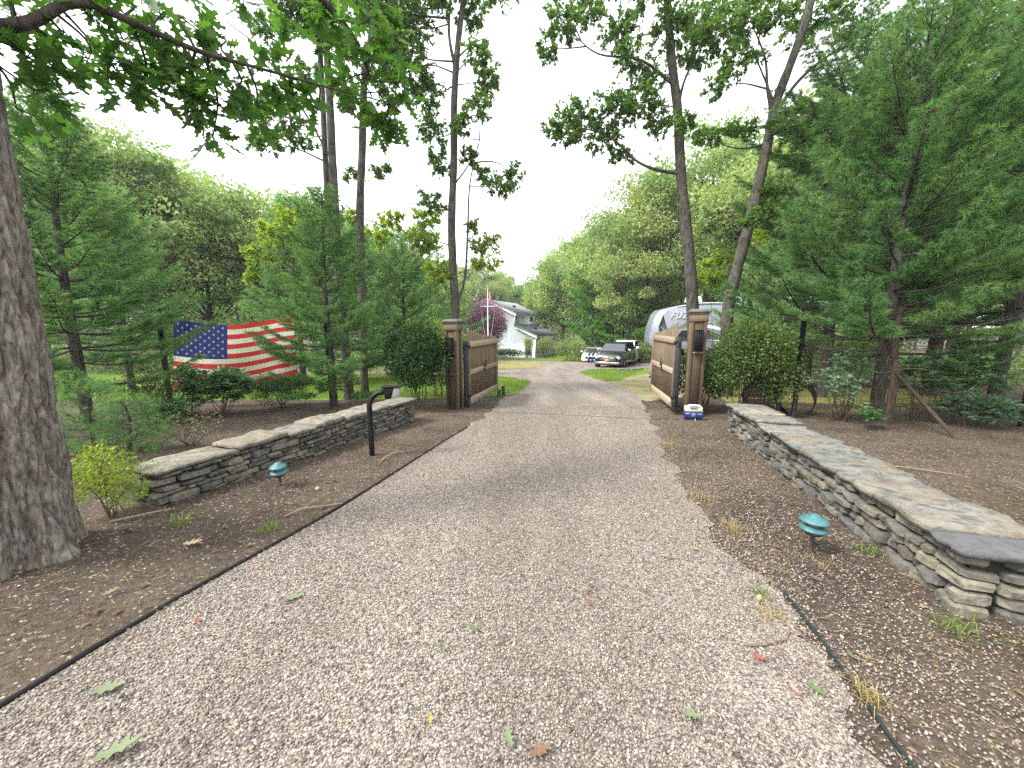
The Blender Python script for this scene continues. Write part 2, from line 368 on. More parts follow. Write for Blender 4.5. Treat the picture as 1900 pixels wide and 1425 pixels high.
def p_drive(P):
    L, Rr = lr(P); ins = (P[:, 0] > L + .02) & (P[:, 0] < Rr)
    fall = np.clip(1.15 - .11 * P[:, 1], .3, 1); q = 1 + .35 * patch(P, .9, 4.0)
    out = np.exp(-np.clip(P[:, 0] - Rr, 0, 9) / .75) * (P[:, 0] >= Rr) * .72 * np.clip(.65 + 1.1 * patch(P, 1.7, 41.0), .12, 1.3)
    inn = np.clip((Rr - P[:, 0]) / .30 * .35 + .65, 0, 1)
    return (ins * inn + out) * fall * q * .8
PD = scatter(600000, -2.6, 3.9, .55, 9.5, p_drive)
zz = np.array([ground_h(a, b) for a, b in PD])
SZ = rg.lognormal(math.log(.0043), .30, len(PD)).clip(.0035, .013)
P3 = np.column_stack([PD, zz + .008 + SZ * .25])
stones_gn('pebbles', P3, SZ, rg.uniform(0, 1, len(PD)), MT['pebbles'], 'loose pea gravel pebbles covering the near driveway')
def p_soil(P):
    L, Rr = lr(P); d = np.maximum(L - P[:, 0], P[:, 0] - Rr)
    return (d > .03) * np.exp(-np.clip(d, 0, 9) / 1.3) * np.clip(.55 + .35 * (P[:, 0] > 0) + patch(P, .8, 11.0), .05, 1.3) * np.clip(1.2 - .09 * P[:, 1], .3, 1)
PS = scatter(110000, -5.5, 6.0, .6, 9.5, p_soil); zz = np.array([ground_h(a, b) for a, b in PS])
SZ = rg.lognormal(math.log(.0040), .3, len(PS)).clip(.002, .009)
stones_gn('pebbles', np.column_stack([PS, zz + SZ * .3]), SZ, rg.choice([.02, .15, .62, .72, .25, .35, .45, .82], len(PS)) + .01, MT['dusty_pebbles'], 'pale pebbles strayed onto the dark soil strips beside the drive')

# ------------------------------------------------------------------ soil litter: chips, needles and shreds (uncountable)
MT['chips'] = leafmat('wood_chips', [(.05, .034, .024), (.095, .065, .044), (.15, .105, .07), (.23, .17, .12), (.035, .025, .019)], .0, .9, .1)
def litter(name, P, lo, hi, wid, mat, label, tilt=.35, rnd=None):
    n = len(P); a = rg.uniform(0, 2 * PI, n); L = rg.uniform(lo, hi, n); t = rg.normal(0, tilt, n); wd = rg.uniform(.6, 1.4, n) * wid
    D = np.stack([np.cos(a), np.sin(a), np.sin(t)], 1) * L[:, None] * .5; S = np.stack([-np.sin(a), np.cos(a), rg.normal(0, .5, n)], 1) * wd[:, None] * .5
    z = np.array([ground_h(x, y) for x, y in P]); C = np.column_stack([P, z + .012 + np.abs(D[:, 2])])
    V = np.stack([C - D - S * .6, C - D * .2 - S, C + D + S * .2, C - D * .3 + S], 1).reshape(-1, 3)
    Q = np.arange(n * 4).reshape(-1, 4); r = np.repeat(rg.uniform(0, 1, n) if rnd is None else rnd, 4)
    return tag(obj(name, MB().add(V, Q=Q, rnd=r), mat), label, 'litter', kind='stuff')
def p_lit(P):
    L, Rr = lr(P); d = np.maximum(L - P[:, 0], P[:, 0] - Rr)
    return (d > -.05) * np.clip(.55 + .8 * patch(P, 1.1, 21.0), .08, 1.2) * np.clip(1.2 - .07 * P[:, 1], .25, 1)
litter('wood_chip_litter', scatter(120000, -7.5, 8.0, .7, 10.5, p_lit), .007, .032, .006, MT['chips'], 'brown bark chips and shredded litter on the soil')
litter('needle_litter', scatter(50000, -7.5, 8.0, .7, 10.5, lambda P: p_lit(P) * .7), .04, .11, .0025, MT['dry_grass'], 'dry pine needles and straw strewn over the soil', .15)

# ------------------------------------------------------------------ grass on the lawns beyond the gate (uncountable)
def grass(name, poly, n, h, mat, label, rr=(0, 1)):
    poly = np.array(poly); P = np.stack([rg.uniform(poly[:, 0].min(), poly[:, 0].max(), n), rg.uniform(poly[:, 1].min(), poly[:, 1].max(), n)], 1); P = P[in_poly(P, poly)]; n = len(P)
    a = rg.uniform(0, 2 * PI, n); hh = h * rg.uniform(.5, 1.3, n); wd = .006
    z = np.array([gz(y) for y in P[:, 1]]) + .01; B = np.column_stack([P, z]); S = np.stack([np.cos(a), np.sin(a), 0 * a], 1) * wd
    tip = B + np.column_stack([rg.normal(0, .4, n) * hh, rg.normal(0, .4, n) * hh, hh])
    V = np.stack([B - S, B + S, tip], 1).reshape(-1, 3)
    return tag(obj(name, MB().add(V, T=np.arange(n * 3).reshape(-1, 3), rnd=np.repeat(rg.uniform(rr[0], rr[1], n), 3)), mat), label, 'grass', kind='stuff')
grass('grass', [(-.3, 11.35), (.05, 11.85), (.36, 13.2), (.6, 14.9), (.72, 16.2), (.0, 18.3), (-6, 20), (-12, 20), (-12, 10.7), (-6, 10.5), (-2.2, 10.9)], 60000, .06, MT['grass'], 'bright green mown grass behind the left fence and gate')
grass('grass', [(3.85, 21.9), (5.0, 24.6), (7.3, 25.7), (9, 25.9), (5.9, 19.0), (4.6, 16.5), (4.0, 16.8), (3.85, 19.5)], 14000, .07, MT['grass'], 'bright green grass on the lawn corner in front of the dark car')
grass('grass', [(5.6, 8.9), (7.4, 8.3), (9.4, 8.5), (11.5, 9.8), (14, 13), (9, 14.2), (6.0, 11.6)], 16000, .07, MT['dry_grass'], 'thin yellowing grass behind the right wire fence')
# ------------------------------------------------------------------ stone walls
def stone_mat():
    t = NT('field_stone'); co = t.coords('Object'); oi = t.n('ShaderNodeObjectInfo')
    base = t.ramp(oi.outputs['Random'], [(.12, .117, .104), (.16, .146, .118), (.096, .095, .09), (.14, .134, .119), (.20, .182, .146), (.122, .108, .086), (.07, .069, .065), (.155, .151, .139)], None, 'CONSTANT')
    wp = t.n('ShaderNodeNewGeometry'); n1 = t.noise(wp.outputs['Position'], 26, 7, .65); n2 = t.noise(wp.outputs['Position'], 5, 4, .6)
    c = t.mix(1.0, base, t.ramp(n1, [(.5, .5, .5), (1, 1, 1), (1.5, 1.45, 1.35)], [.3, .5, .72]), 'MULTIPLY')
    c = t.mix(t.ramp(n2, [(0, 0, 0), (.55, .55, .55)], [.52, .7]), c, (.17, .18, .115))
    return t.done(t.bsdf(c, .88, .25, nrm=t.bump(t.noise(wp.outputs['Position'], 48, 6, .65), .7, .012)))
MT['stone'] = stone_mat()
def cap_mat():
    t = NT('flagstone'); oi = t.n('ShaderNodeObjectInfo'); wp = t.n('ShaderNodeNewGeometry'); P = wp.outputs['Position']
    base = t.ramp(oi.outputs['Random'], [(.19, .183, .162), (.228, .212, .178), (.16, .161, .152), (.205, .193, .162), (.182, .182, .168)], None, 'CONSTANT')
    n1 = t.noise(P, 9, 8, .62, .8)
    c = t.mix(1.0, base, t.ramp(n1, [(.5, .52, .52), (1, 1, .98), (1.45, 1.36, 1.18)], [.36, .5, .66]), 'MULTIPLY')
    c = t.mix(t.ramp(t.noise(P, 3.2, 5, .6), [(0, 0, 0), (.6, .6, .6)], [.5, .68]), c, (.22, .16, .095))
    c = t.mix(t.ramp(t.noise(P, 30, 4, .6), [(0, 0, 0), (.7, .7, .7)], [.6, .72]), c, (.34, .33, .29))
    ms = t.n('ShaderNodeMapping'); ms.inputs['Scale'].default_value = (1, 1, 4); t.l(P, ms.inputs[0])
    h = t.math('ADD', t.noise(ms.outputs[0], 5, 10, .7, 1.2), t.math('MULTIPLY', t.noise(P, 60, 3, .6), .35))
    return t.done(t.bsdf(c, .82, .25, nrm=t.bump(h, 1.0, .035)))
MT['cap'] = cap_mat(); MT['slate'] = pmat('slate_cap', [(.062, .064, .068), (.105, .107, .11), (.075, .075, .078), (.13, .128, .12)], 9, .75, .3, .9, .02, 14, detail=10)
MT['core'] = pmat('wall_core', [(.035, .032, .028), (.06, .055, .048)], 12, .95, .1, .5, .02)
rs = random.Random(11)
def stone_variant(i):
    bm = bmesh.new(); bmesh.ops.create_cube(bm, size=1.0)
    for v in bm.verts:
        v.co.x *= 1 - rs.uniform(0, .10); v.co.y *= 1 - rs.uniform(0, .10); v.co.z *= 1 - rs.uniform(0, .24)
    bmesh.ops.bevel(bm, geom=bm.edges[:], offset=.12 + .07 * rs.random(), segments=1, affect='EDGES', clamp_overlap=True)
    for v in bm.verts: v.co += Vector((rs.uniform(-.035, .035), rs.uniform(-.05, .05), rs.uniform(-.08, .08)))
    bmesh.ops.triangulate(bm, faces=[f for f in bm.faces if len(f.verts) > 4])
    me = bpy.data.meshes.new('stone'); bm.to_mesh(me); bm.free(); me.materials.append(MT['stone']); return me
STV = [stone_variant(i) for i in range(16)]
def stone_wall(A, B, side, th, h0, h1, label, seed, slate_first=False, avg=.155):
    r = random.Random(seed); A = np.array(A, float); B = np.array(B, float); L = np.linalg.norm(B - A); ang = math.atan2(*(B - A)[::-1])
    z0 = gz(A[1]); root = thing('stone_wall', label, 'stone wall', (A[0], A[1], z0), ang)
    gnd = lambda u: gz(A[1] + (B - A)[1] * u / L) - z0
    top0, top1 = h0, h1 + gnd(L)                 # the cap line, local heights
    top = lambda u: top0 + (top1 - top0) * u / L
    back = MB()
    def place(u, y, z, du, dy, dz, rz=0.0, bk=False):
        if bk:
            back.box((u, y, z), (du, dy, dz), rz + r.uniform(-.03, .03), r.uniform(-.05, .05), 1, r.random()); return
        o = link('stone', r.choice(STV), root, (u, y, z), (r.uniform(-.07, .07), r.uniform(-.05, .05), rz + r.uniform(-.09, .09) + (PI if r.random() < .5 else 0)))
        o.scale = (du, dy, dz)
    for face in ('front', 'back'):
        d = 0.0
        while True:
            hh = r.choice([.026, .032, .038, .045, .05, .058, .068, .08])
            if top0 - d - hh < gnd(L) - .05: break
            u = r.uniform(-.02, .05) if face == 'front' else 0.0
            while u < L:
                du = min(max(.07, r.gauss(avg, .08)), L - u + .03)
                if L - u - du < .07: du = L - u + r.uniform(0, .02)
                um = u + du / 2; zc = top(um) - d - hh / 2 - (r.uniform(-.004, .004))
                dy = r.uniform(.13, .19); hz = hh * r.uniform(.74, 1.10)
                if zc + hh / 2 > gnd(um) - .015 and zc - hh / 2 > gnd(um) - .12:
                    pr = r.uniform(-.028, .03)
                    if face == 'front': place(um, side * (dy / 2 - pr), zc, du * .985, dy, hz)
                    else: place(um, side * (th - dy / 2 + pr), zc, du * .97, dy, hz * .9, 0, True)
                u += du
            if face == 'front':                  # the two ends, stone by stone
                for ue, sg in ((0.0, -1), (L, 1)):
                    y = .17
                    while y < th - .03:
                        dl = min(r.uniform(.13, .3), th - y)
                        zc = top(ue) - d - hh / 2
                        if zc + hh / 2 > gnd(ue) - .01: place(ue - sg * .075 + sg * r.uniform(-.01, .015), side * (y + dl / 2), zc, dl * .98, .16, hh * r.uniform(.88, 1.04), PI / 2)
                        y += dl
            d += hh
    tag(obj('backing_stones', back, MT['stone'], root), kind='stuff')
    core = MB(); cs = lambda a, b, dd: (a, side * (.06 + (th - .12) * dd), b)
    core.prism([(.06, gnd(0) - .1), (L - .06, gnd(L) - .1), (L - .06, top(L) - .012), (.06, top(0) - .012)], 0, 1, cs)
    obj('mortar_core', core, MT['core'], root)
    u = -.03; k = 0
    while u < L:                                  # flat capping slabs with broken edges
        du = r.uniform(.32, .78) if not (slate_first and k == 0) else .27
        if L - u - du < .3: du = L - u + .03
        ta = r.uniform(.035, .062); tp = r.uniform(-.012, .018); ov = (r.uniform(.01, .045), r.uniform(.01, .06))
        sk = r.uniform(-.09, .09) if u > 0 else 0; sk2 = r.uniform(-.09, .09) if u + du < L else 0
        pts = []
        for q in range(6): f = q / 5; pts.append((u + .010 + (du - .020) * f, -ov[0] + r.uniform(-.026, .022)))
        for q in range(1, 4): f = q / 4; pts.append((u + du - .006 + sk2 * math.sin(f * PI) * .5 + r.uniform(-.01, .01), -ov[0] + (th + ov[0] + ov[1]) * f))
        for q in range(6): f = 1 - q / 5; pts.append((u + .006 + (du - .012) * f, th + ov[1] + r.uniform(-.06, .035)))
        for q in range(1, 4): f = 1 - q / 4; pts.append((u + .006 + sk * math.sin(f * PI) * .5 + r.uniform(-.01, .01), -ov[0] + (th + ov[0] + ov[1]) * f))
        n = len(pts); cx = np.mean([p[0] for p in pts]); cyy = np.mean([p[1] for p in pts])
        rings = []
        for s_, dz in ((.985, -ta), (1.0, -ta * .55), (.993, -.012), (.955, 0.0), (.6, r.uniform(-.004, .006))):
            rings.append([(cx + (p[0] - cx) * s_ + r.uniform(-.004, .004), side * (cyy + (p[1] - cyy) * s_ + r.uniform(-.004, .004)), top(p[0]) + ta + tp + dz + r.uniform(-.003, .003)) for p in pts])
        V = [v for rg_ in rings for v in rg_]; V += [(cx, side * cyy, top(cx) + ta + tp + r.uniform(-.004, .006)), (cx, side * cyy, top(cx) + tp)]
        Q = [[a * n + i, a * n + (i + 1) % n, (a + 1) * n + (i + 1) % n, (a + 1) * n + i] for a in range(4) for i in range(n)]
        T = [[4 * n + i, 4 * n + (i + 1) % n, 5 * n] for i in range(n)] + [[(i + 1) % n, i, 5 * n + 1] for i in range(n)]
        if side < 0: Q = [q[::-1] for q in Q]; T = [q[::-1] for q in T]
        obj('capstone', MB().add(V, T=T, Q=Q), MT['slate'] if (slate_first and k == 0) else MT['cap'], root)
        u += du; k += 1
    return root
stone_wall((-3.18, 3.28), (-1.88, 7.34), 1, .40, .34, .46, 'low dry stone wall with flat cap slabs left of the drive', 5)
stone_wall((2.44, 1.90), (3.80, 6.62), -1, .52, .38, .45, 'low dry stone wall with flat cap slabs right of the drive', 9, True)

# ------------------------------------------------------------------ wood and metal
def wood_mat(name, cols, stretch=(14, 14, 1.2), rough=.75, objrand=.14):
    m_ = [sum(c[i] for c in cols) / len(cols) for i in range(3)]; cols = [tuple(m_[i] + .55 * (c[i] - m_[i]) for i in range(3)) for c in cols]
    return pmat(name, cols, 3.2, rough, .2, .35, .004, 10, stretch, 0, objrand)
MT['wood_brown'] = wood_mat('stained_cedar', [(0.053, 0.036, 0.022), (0.081, 0.057, 0.037), (0.110, 0.083, 0.054)])
MT['wood_board'] = wood_mat('weathered_board', [(0.100, 0.072, 0.045), (0.155, 0.114, 0.074), (0.210, 0.164, 0.113)])
MT['wood_rail'] = wood_mat('bleached_rail', [(0.245, 0.191, 0.129), (0.338, 0.276, 0.201), (0.409, 0.345, 0.262)], (1.2, 14, 14))
MT['wood_trim'] = wood_mat('trim_board', [(0.118, 0.085, 0.053), (0.168, 0.127, 0.085), (0.226, 0.178, 0.125)])
MT['cap_wood'] = pmat('cap_paint', [(.085, .085, .078), (.125, .125, .115)], 8, .6, .35, .2, .004)
MT['black'] = pmat('black_metal', [(.008, .008, .009), (.014, .014, .016)], 12, .5, .18, .15, .002)
MT['steel'] = pmat('dark_steel', [(.022, .024, .028), (.038, .04, .045)], 10, .5, .25, .2, .003)
MT['grey_plastic'] = pmat('grey_plastic', [(.30, .29, .28), (.38, .37, .355)], 10, .5, .4, .1, .002)
def pillar(loc, rz, H, label):
    x, y = loc; root = thing('gate_pillar', label, 'gate pillar', (x, y, gz(y) - .02), rz); h = H + .02; wv = .30
    obj('post', MB().box((0, 0, h * .5 - .04), (wv - .03, wv - .03, h - .08)), MT['wood_brown'], root)
    for sx in (-1, 1):
        for sy in (-1, 1):
            obj('corner_board', MB().box((sx * (wv / 2 - .028), sy * (wv / 2 - .006), (h - .1) / 2), (.055, .022, h - .1)), MT['wood_brown'], root, bevel=.003)
            obj('corner_board', MB().box((sx * (wv / 2 - .004), sy * (wv / 2 - .040), (h - .1) / 2), (.022, .055, h - .1)), MT['wood_trim'] if True else 0, root, bevel=.003)
    obj('frieze_board', MB().box((0, 0, h - .155), (wv + .036, wv + .036, .15)), MT['wood_trim'], root, bevel=.004)
    c = obj('cap', MB().box((0, 0, h - .065), (wv + .07, wv + .07, .036)).box((0, 0, h - .032), (wv + .11, wv + .11, .030)).box((0, 0, h + .003), (wv + .08, wv + .08, .04), taper=.75), MT['cap_wood'], root, bevel=.004)
    lz = h - .62; fy = -wv / 2 - .012
    la = obj('lantern', MB().box((0, fy - .012, lz), (.15, .02, .44)).box((0, fy - .07, lz + .215), (.15, .13, .02)).box((0, fy - .07, lz - .215), (.15, .13, .02)), MT['black'], root, bevel=.003)
    for k in range(4): obj('lantern_bar', MB().box((-.06 + .04 * k, fy - .125, lz), (.016, .016, .42)), MT['black'], la)
    obj('lantern_glass', MB().box((0, fy - .065, lz), (.09, .07, .40)), MT['steel'], la)
    obj('lantern_ledge', MB().box((0, fy - .05, lz - .24), (.17, .12, .016)), MT['wood_rail'], root, bevel=.003)
    return root
PR = R(-18)
pillar((-1.36, 9.03), PR, 2.10, 'brown wooden gate pillar with black lantern beside the left gate leaf')
pillar((3.86, 8.07), PR, 2.24, 'brown wooden gate pillar with black lantern behind the blue box')

def gate(loc, b, side, lift, label):
    """hinge at loc; the leaf runs along local x; its railed face is on the local y = side side"""
    x, y = loc; root = thing('gate_leaf', label, 'gate', (x, y, gz(y) + lift), PI / 2 - R(b)); Lg = 2.42; n = 13; bw = (Lg - .10) / n
    for k in range(n):
        u = .05 + bw * (k + .5); f = (u / Lg)
        ztop = 1.62 + .27 * max(0, 1 - f / .92) ** 1.7; ztop2 = 1.62 + .27 * max(0, 1 - (f + bw / Lg) / .92) ** 1.7
        m = MB(); w2 = bw / 2 - .007; zb = .05
        V = [(u - w2, -.011, zb), (u + w2, -.011, zb), (u + w2, .011, zb), (u - w2, .011, zb), (u - w2, -.011, ztop), (u + w2, -.011, ztop2), (u + w2, .011, ztop2), (u - w2, .011, ztop)]
        m.add(V, Q=[[0, 3, 2, 1], [4, 5, 6, 7], [0, 1, 5, 4], [1, 2, 6, 5], [2, 3, 7, 6], [3, 0, 4, 7]])
        obj('board', m, MT['wood_board'], root)
    yy = side * .031
    for z, hh in ((.085, .17), (.79, .125), (1.47, .14)):
        obj('rail', MB().box((Lg / 2, yy, z), (Lg - .16, .036, hh)), MT['wood_rail'], root, bevel=.004)
        obj('rail', MB().box((Lg / 2, -yy, z), (Lg - .02, .036, hh)), MT['wood_rail'], root, bevel=.004)
    for u in (.045, Lg - .045): obj('stile', MB().box((u, yy, .77), (.085, .040, 1.56)), MT['wood_trim'], root, bevel=.004)
    obj('hinge_post', MB().box((-.075, 0, .74), (.11, .10, 1.62)), MT['steel'], root, bevel=.005)
    for z in (.22, 1.42):
        hg = obj('hinge', MB().box((-.03, side * .058, z), (.20, .016, .07)), MT['black'], root, bevel=.003)
        obj('hinge_pin', MB().tube([(-.16, side * .04, z - .05), (-.16, side * .04, z + .05)], .022, 10), MT['steel'], hg, True)
    p = MB(); yf = side * .052
    p.prism([(-.085, -.09), (.085, -.09), (.085, .06), (.012, .13), (.012, .20), (-.012, .20), (-.012, .13), (-.085, .06)], 0, 1, lambda a, bb, d: (Lg * .5 + a, yf + side * .02 * d, .80 + bb))
    lt = obj('latch_plate', p, MT['steel'], root)
    obj('latch_window', MB().box((Lg * .5, yf + side * .024, .78), (.07, .008, .07)), MT['grey_plastic'], lt)
    return root
gate((-1.08, 9.24), 14.5, -1, .07, 'left gate leaf of brown boards with pale rails standing open')
g2 = gate((3.56, 8.30), 9.0, 1, .15, 'right gate leaf of brown boards with pale rails standing open')
obj('label_plate', MB().box((.13, .054, .09), (.09, .008, .055)), MT['grey_plastic'], g2)

# ------------------------------------------------------------------ keypad pedestal
kx, ky = -1.91, 5.05
kp = thing('keypad_pedestal', 'black gooseneck keypad post standing by the left stone wall', 'keypad post', (kx, ky, gz(ky)), R(8))
P = [(0, 0, -.1), (0, 0, .3), (0, 0, .70)] + [(.19 - .19 * math.cos(a), 0, .70 + .19 * math.sin(a)) for a in np.linspace(.2, PI / 2, 9)] + [(.25, 0, .89)]
obj('post', MB().tube(P, .036, 4), MT['black'], kp, bevel=.006)
hd = obj('keypad_housing', MB().prism([(.22, .80), (.29, .80), (.33, .95), (.20, .95)], -.07, .07, lambda a, b, d: (a, d, b)).box((.30, 0, .962), (.26, .17, .02)), MT['black'], kp, bevel=.004)
obj('keypad_face', MB().prism([(.30, .815), (.40, .835), (.40, .95), (.335, .95)], -.065, .065, lambda a, b, d: (a, d, b)), MT['grey_plastic'], hd, bevel=.004)

# ------------------------------------------------------------------ path lamps
MT['teal'] = pmat('verdigris_paint', [(.03, .105, .115), (.045, .145, .155), (.075, .20, .20)], 14, .5, .4, .25, .003)
MT['lens'] = pmat('smoked_lens', [(.03, .028, .03), (.06, .05, .05)], 10, .3, .5, .1, .002)
MT['stake'] = pmat('stake_paint', [(.05, .045, .04), (.09, .08, .07)], 20, .7, .3, .3, .003)
def path_lamp(x, y, s, hh, label, tilt):
    root = thing('path_lamp', label, 'path lamp', (x, y, ground_h(x, y)), 0); root.rotation_euler = (R(tilt), R(-tilt), 0)
    obj('stake', MB().tube([(0, 0, -.12), (0, 0, hh - .09)], .012 * s, 8), MT['stake'], root, True)
    obj('lens', MB().lathe([(0, hh - .085), (.045 * s, hh - .085), (.052 * s, hh - .04), (.052 * s, hh + .01), (0, hh + .01)], 20), MT['lens'], root, True)
    obj('cup', MB().lathe([(.014 * s, hh - .105), (.05 * s, hh - .095), (.07 * s, hh - .068), (.05 * s, hh - .062)], 20), MT['lens'], root, True)
    for k in range(1):
        z = hh - .062; obj('louver', MB().lathe([(.045 * s, z + .006), (.084 * s, z), (.088 * s, z + .006), (.080 * s, z + .016), (.045 * s, z + .034)], 24), MT['teal'], root, True)
    obj('cap', MB().lathe([(.045 * s, hh + .004), (.086 * s, hh - .002), (.090 * s, hh + .004), (.084 * s, hh + .012), (.06 * s, hh + .03), (.035 * s, hh + .042), (.032 * s, hh + .050), (.0, hh + .055)], 24), MT['teal'], root, True)
path_lamp(-2.43, 3.84, .95, .20, 'small teal tiered path lamp below the left stone wall', 2)
path_lamp(2.15, 2.56, 1.02, .25, 'small teal tiered path lamp below the right stone wall', -2)

# ------------------------------------------------------------------ fence charger box at the right pillar
MT['blue'] = pmat('blue_case', [(.012, .028, .12), (.02, .045, .17)], 9, .45, .4, .1, .002)
MT['cream'] = pmat('cream_case', [(.50, .52, .40), (.58, .59, .47)], 9, .5, .4, .1, .002)
MT['white'] = pmat('white_label', [(.72, .73, .76), (.80, .80, .82)], 9, .5, .4, .05, .002)
MT['dark_print'] = pmat('dark_print', [(.05, .05, .06), (.12, .12, .13)], 60, .6, .2, 0)
bx, by = 3.66, 7.60
bo = thing('power_box', 'blue and cream box with white label at foot of the right pillar', 'box', (bx, by, gz(by)), R(-16))
obj('foot', MB().box((0, 0, .035), (.30, .17, .07)), MT['black'], bo, bevel=.005)
obj('case', MB().box((0, 0, .13), (.34, .20, .12)), MT['blue'], bo, bevel=.01)
obj('lid', MB().box((0, .01, .245), (.335, .18, .10), taper=.94), MT['cream'], bo, bevel=.01)
obj('handle', MB().box((0, -.075, .315), (.21, .03, .055)), MT['white'], bo, bevel=.006)
pr_ = MB(); rq = random.Random(3)
for k in range(9): pr_.box((-.075 + .016 * k, -.0915, .315), (.011, .003, rq.uniform(.014, .024)))
obj('label_print', pr_, MT['dark_print'], bo)
pr_ = MB()
for k in range(8): pr_.box((-.07 + .018 * k, -.083, .262), (.013, .004, rq.uniform(.012, .03)))
obj('label_print', pr_, MT['dark_print'], bo)
obj('emblem', MB().lathe([(0, 0), (.045, .0), (.045, .006), (0, .006)], 18, (0, -.106, .13), 'Y'), pmat('emblem_blue', [(.07, .13, .24), (.12, .19, .3)], 30, .5, .3, 0), bo)
for sx in (-1, 1): obj('brand_strip', MB().box((sx * .11, -.102, .155), (.075, .004, .018)), MT['grey_plastic'], bo)
obj('wire', MB().tube([(.02, -.1, .07), (.03, -.13, .02), (.0, -.17, .01), (-.12, -.2, .012)], .005, 6), MT['white'], bo, True)

# ------------------------------------------------------------------ edging, cables, sticks
def strip(name, pts, rad, mat, label, cat, zo=.0, k=6, seed=0, flat=1.0):
    P = []
    for i in range(len(pts) - 1):
        a, b = np.array(pts[i], float), np.array(pts[i + 1], float)
        for f in np.linspace(0, 1, 8, endpoint=False): P.append(a + (b - a) * f)
    P.append(np.array(pts[-1], float)); P = np.array(P)
    ker = np.ones(7) / 7; Q = np.stack([np.convolve(np.pad(P[:, i], 3, mode='edge'), ker, 'valid') for i in range(2)], 1)
    Q3 = np.array([(x, y, ground_h(x, y) + zo + .004 * mnoise.noise(Vector((x * 4, y * 4, seed)))) for x, y in Q])
    root = obj(name, MB().tube(Q3, rad, k), mat, smooth=True); return tag(root, label, cat)
strip('lawn_edging', [(-2.30, .3), (-2.13, 1.38), (-1.98, 2.11), (-1.61, 3.28), (-1.31, 4.73), (-1.02, 6.1), (-.8, 7.0)], .014, MT['black'], 'black plastic edging strip along the left side of the gravel', 'edging', .012)
MT['green_cable'] = pmat('green_cable', [(.008, .016, .015), (.014, .026, .024)], 12, .5, .4, .1, .002)
strip('garden_cable', [(1.36, .6), (1.42, 1.15), (1.50, 1.45), (1.555, 1.66), (1.62, 1.95), (1.66, 2.15)], .0095, MT['green_cable'], 'dark green cable lying along the right side of the gravel', 'cable', .010, seed=2)
strip('buried_wire', [(-1.05, 8.75), (.2, 8.45), (1.6, 8.05), (2.8, 7.7), (3.45, 7.62)], .0045, MT['steel'], 'thin dark wire crossing the gravel between the gate pillars', 'wire', .010, seed=4)
MT['twig'] = pmat('dry_twig', [(.10, .07, .048), (.17, .125, .09), (.24, .185, .14)], 30, .85, .2, .4, .003)
MT['pale_twig'] = pmat('peeled_twig', [(.24, .175, .125), (.34, .26, .19)], 30, .85, .2, .4, .003)
def stick(pts, r0, mat, label, fork=None):
    P = np.array([(x, y, ground_h(x, y) + .012 + h) for x, y, h in pts]); n = len(P)
    m = MB().tube(P, np.linspace(r0, r0 * .4, n), 6)
    if fork:
        F = np.array([(x, y, ground_h(x, y) + .012 + h) for x, y, h in fork]); m.tube(F, np.linspace(r0 * .6, r0 * .25, len(F)), 5)
    return tag(obj('fallen_stick', m, mat, smooth=True), label, 'stick', 'fallen sticks on the ground')
stick([(-1.69, 4.72, 0), (-1.68, 4.9, .02), (-1.62, 5.08, .03), (-1.5, 5.2, .01)], .012, MT['pale_twig'], 'bent pale stick on the soil right of the keypad post')
stick([(-1.99, 3.16, 0), (-1.9, 3.28, .02), (-1.72, 3.38, .01), (-1.6, 3.45, 0)], .009, MT['pale_twig'], 'straight pale stick on soil beside the black edging')
stick([(1.16, 1.70, 0), (1.26, 1.70, .008), (1.38, 1.73, .012), (1.46, 1.80, .004)], .006, MT['twig'], 'thin dark stick lying across the right gravel edge', [(1.3, 1.705, .01), (1.33, 1.62, .0)])
stick([(1.6, 2.45, 0), (1.72, 2.38, .01), (1.83, 2.31, .0)], .005, MT['twig'], 'short twig on the soil left of the right path lamp')
stick([(1.05, 2.52, 0), (1.2, 2.47, .008), (1.32, 2.44, .0)], .004, MT['twig'], 'short dark twig on the gravel near its right side')
stick([(-3.3, 2.95, 0), (-3.1, 3.08, .03), (-2.98, 3.2, .02)], .011, MT['pale_twig'], 'pale stick leaning at the near end of left stone wall')
stick([(4.5, 4.6, 0), (4.8, 4.35, .01), (5.1, 4.15, 0)], .008, MT['pale_twig'], 'long pale twig on the ground behind the right stone wall')
stick([(-1.3, 8.1, 0), (-.9, 8.0, .01), (-.6, 8.05, 0)], .008, MT['twig'], 'dark stick in front of the left gate pillar')

# ------------------------------------------------------------------ oak leaf outline and fallen leaves
OAK = np.array([(0, 0), (.05, .10), (.20, .16), (.10, .26), (.13, .34), (.34, .44), (.13, .50), (.13, .58), (.31, .74), (.12, .76), (.10, .84), (.13, .95), (0, 1.0)])
OAKF = np.vstack([OAK, np.stack([-OAK[1:-1, 0], OAK[1:-1, 1]], 1)[::-1]])       # closed outline, base .. tip .. base
def oak_leaf(size, curl=.12):
    n = len(OAKF); V = [(x * size, y * size, (abs(x) * .5 * curl + curl * .6 * (y - .5) ** 2) * size) for x, y in OAKF] + [(0, y * size, 0) for y in (.2, .5, .8)]
    T = []
    for i in range(n):
        y = (OAKF[i][1] + OAKF[(i + 1) % n][1]) / 2; c = n + (0 if y < .35 else 1 if y < .66 else 2); T.append([i, (i + 1) % n, c])
    for i in range(n):                               # close the gaps where the midrib point changes
        ca, cb = T[i - 1][2], T[i][2]
        if ca != cb: T.append([i, cb, ca])
    return V, T
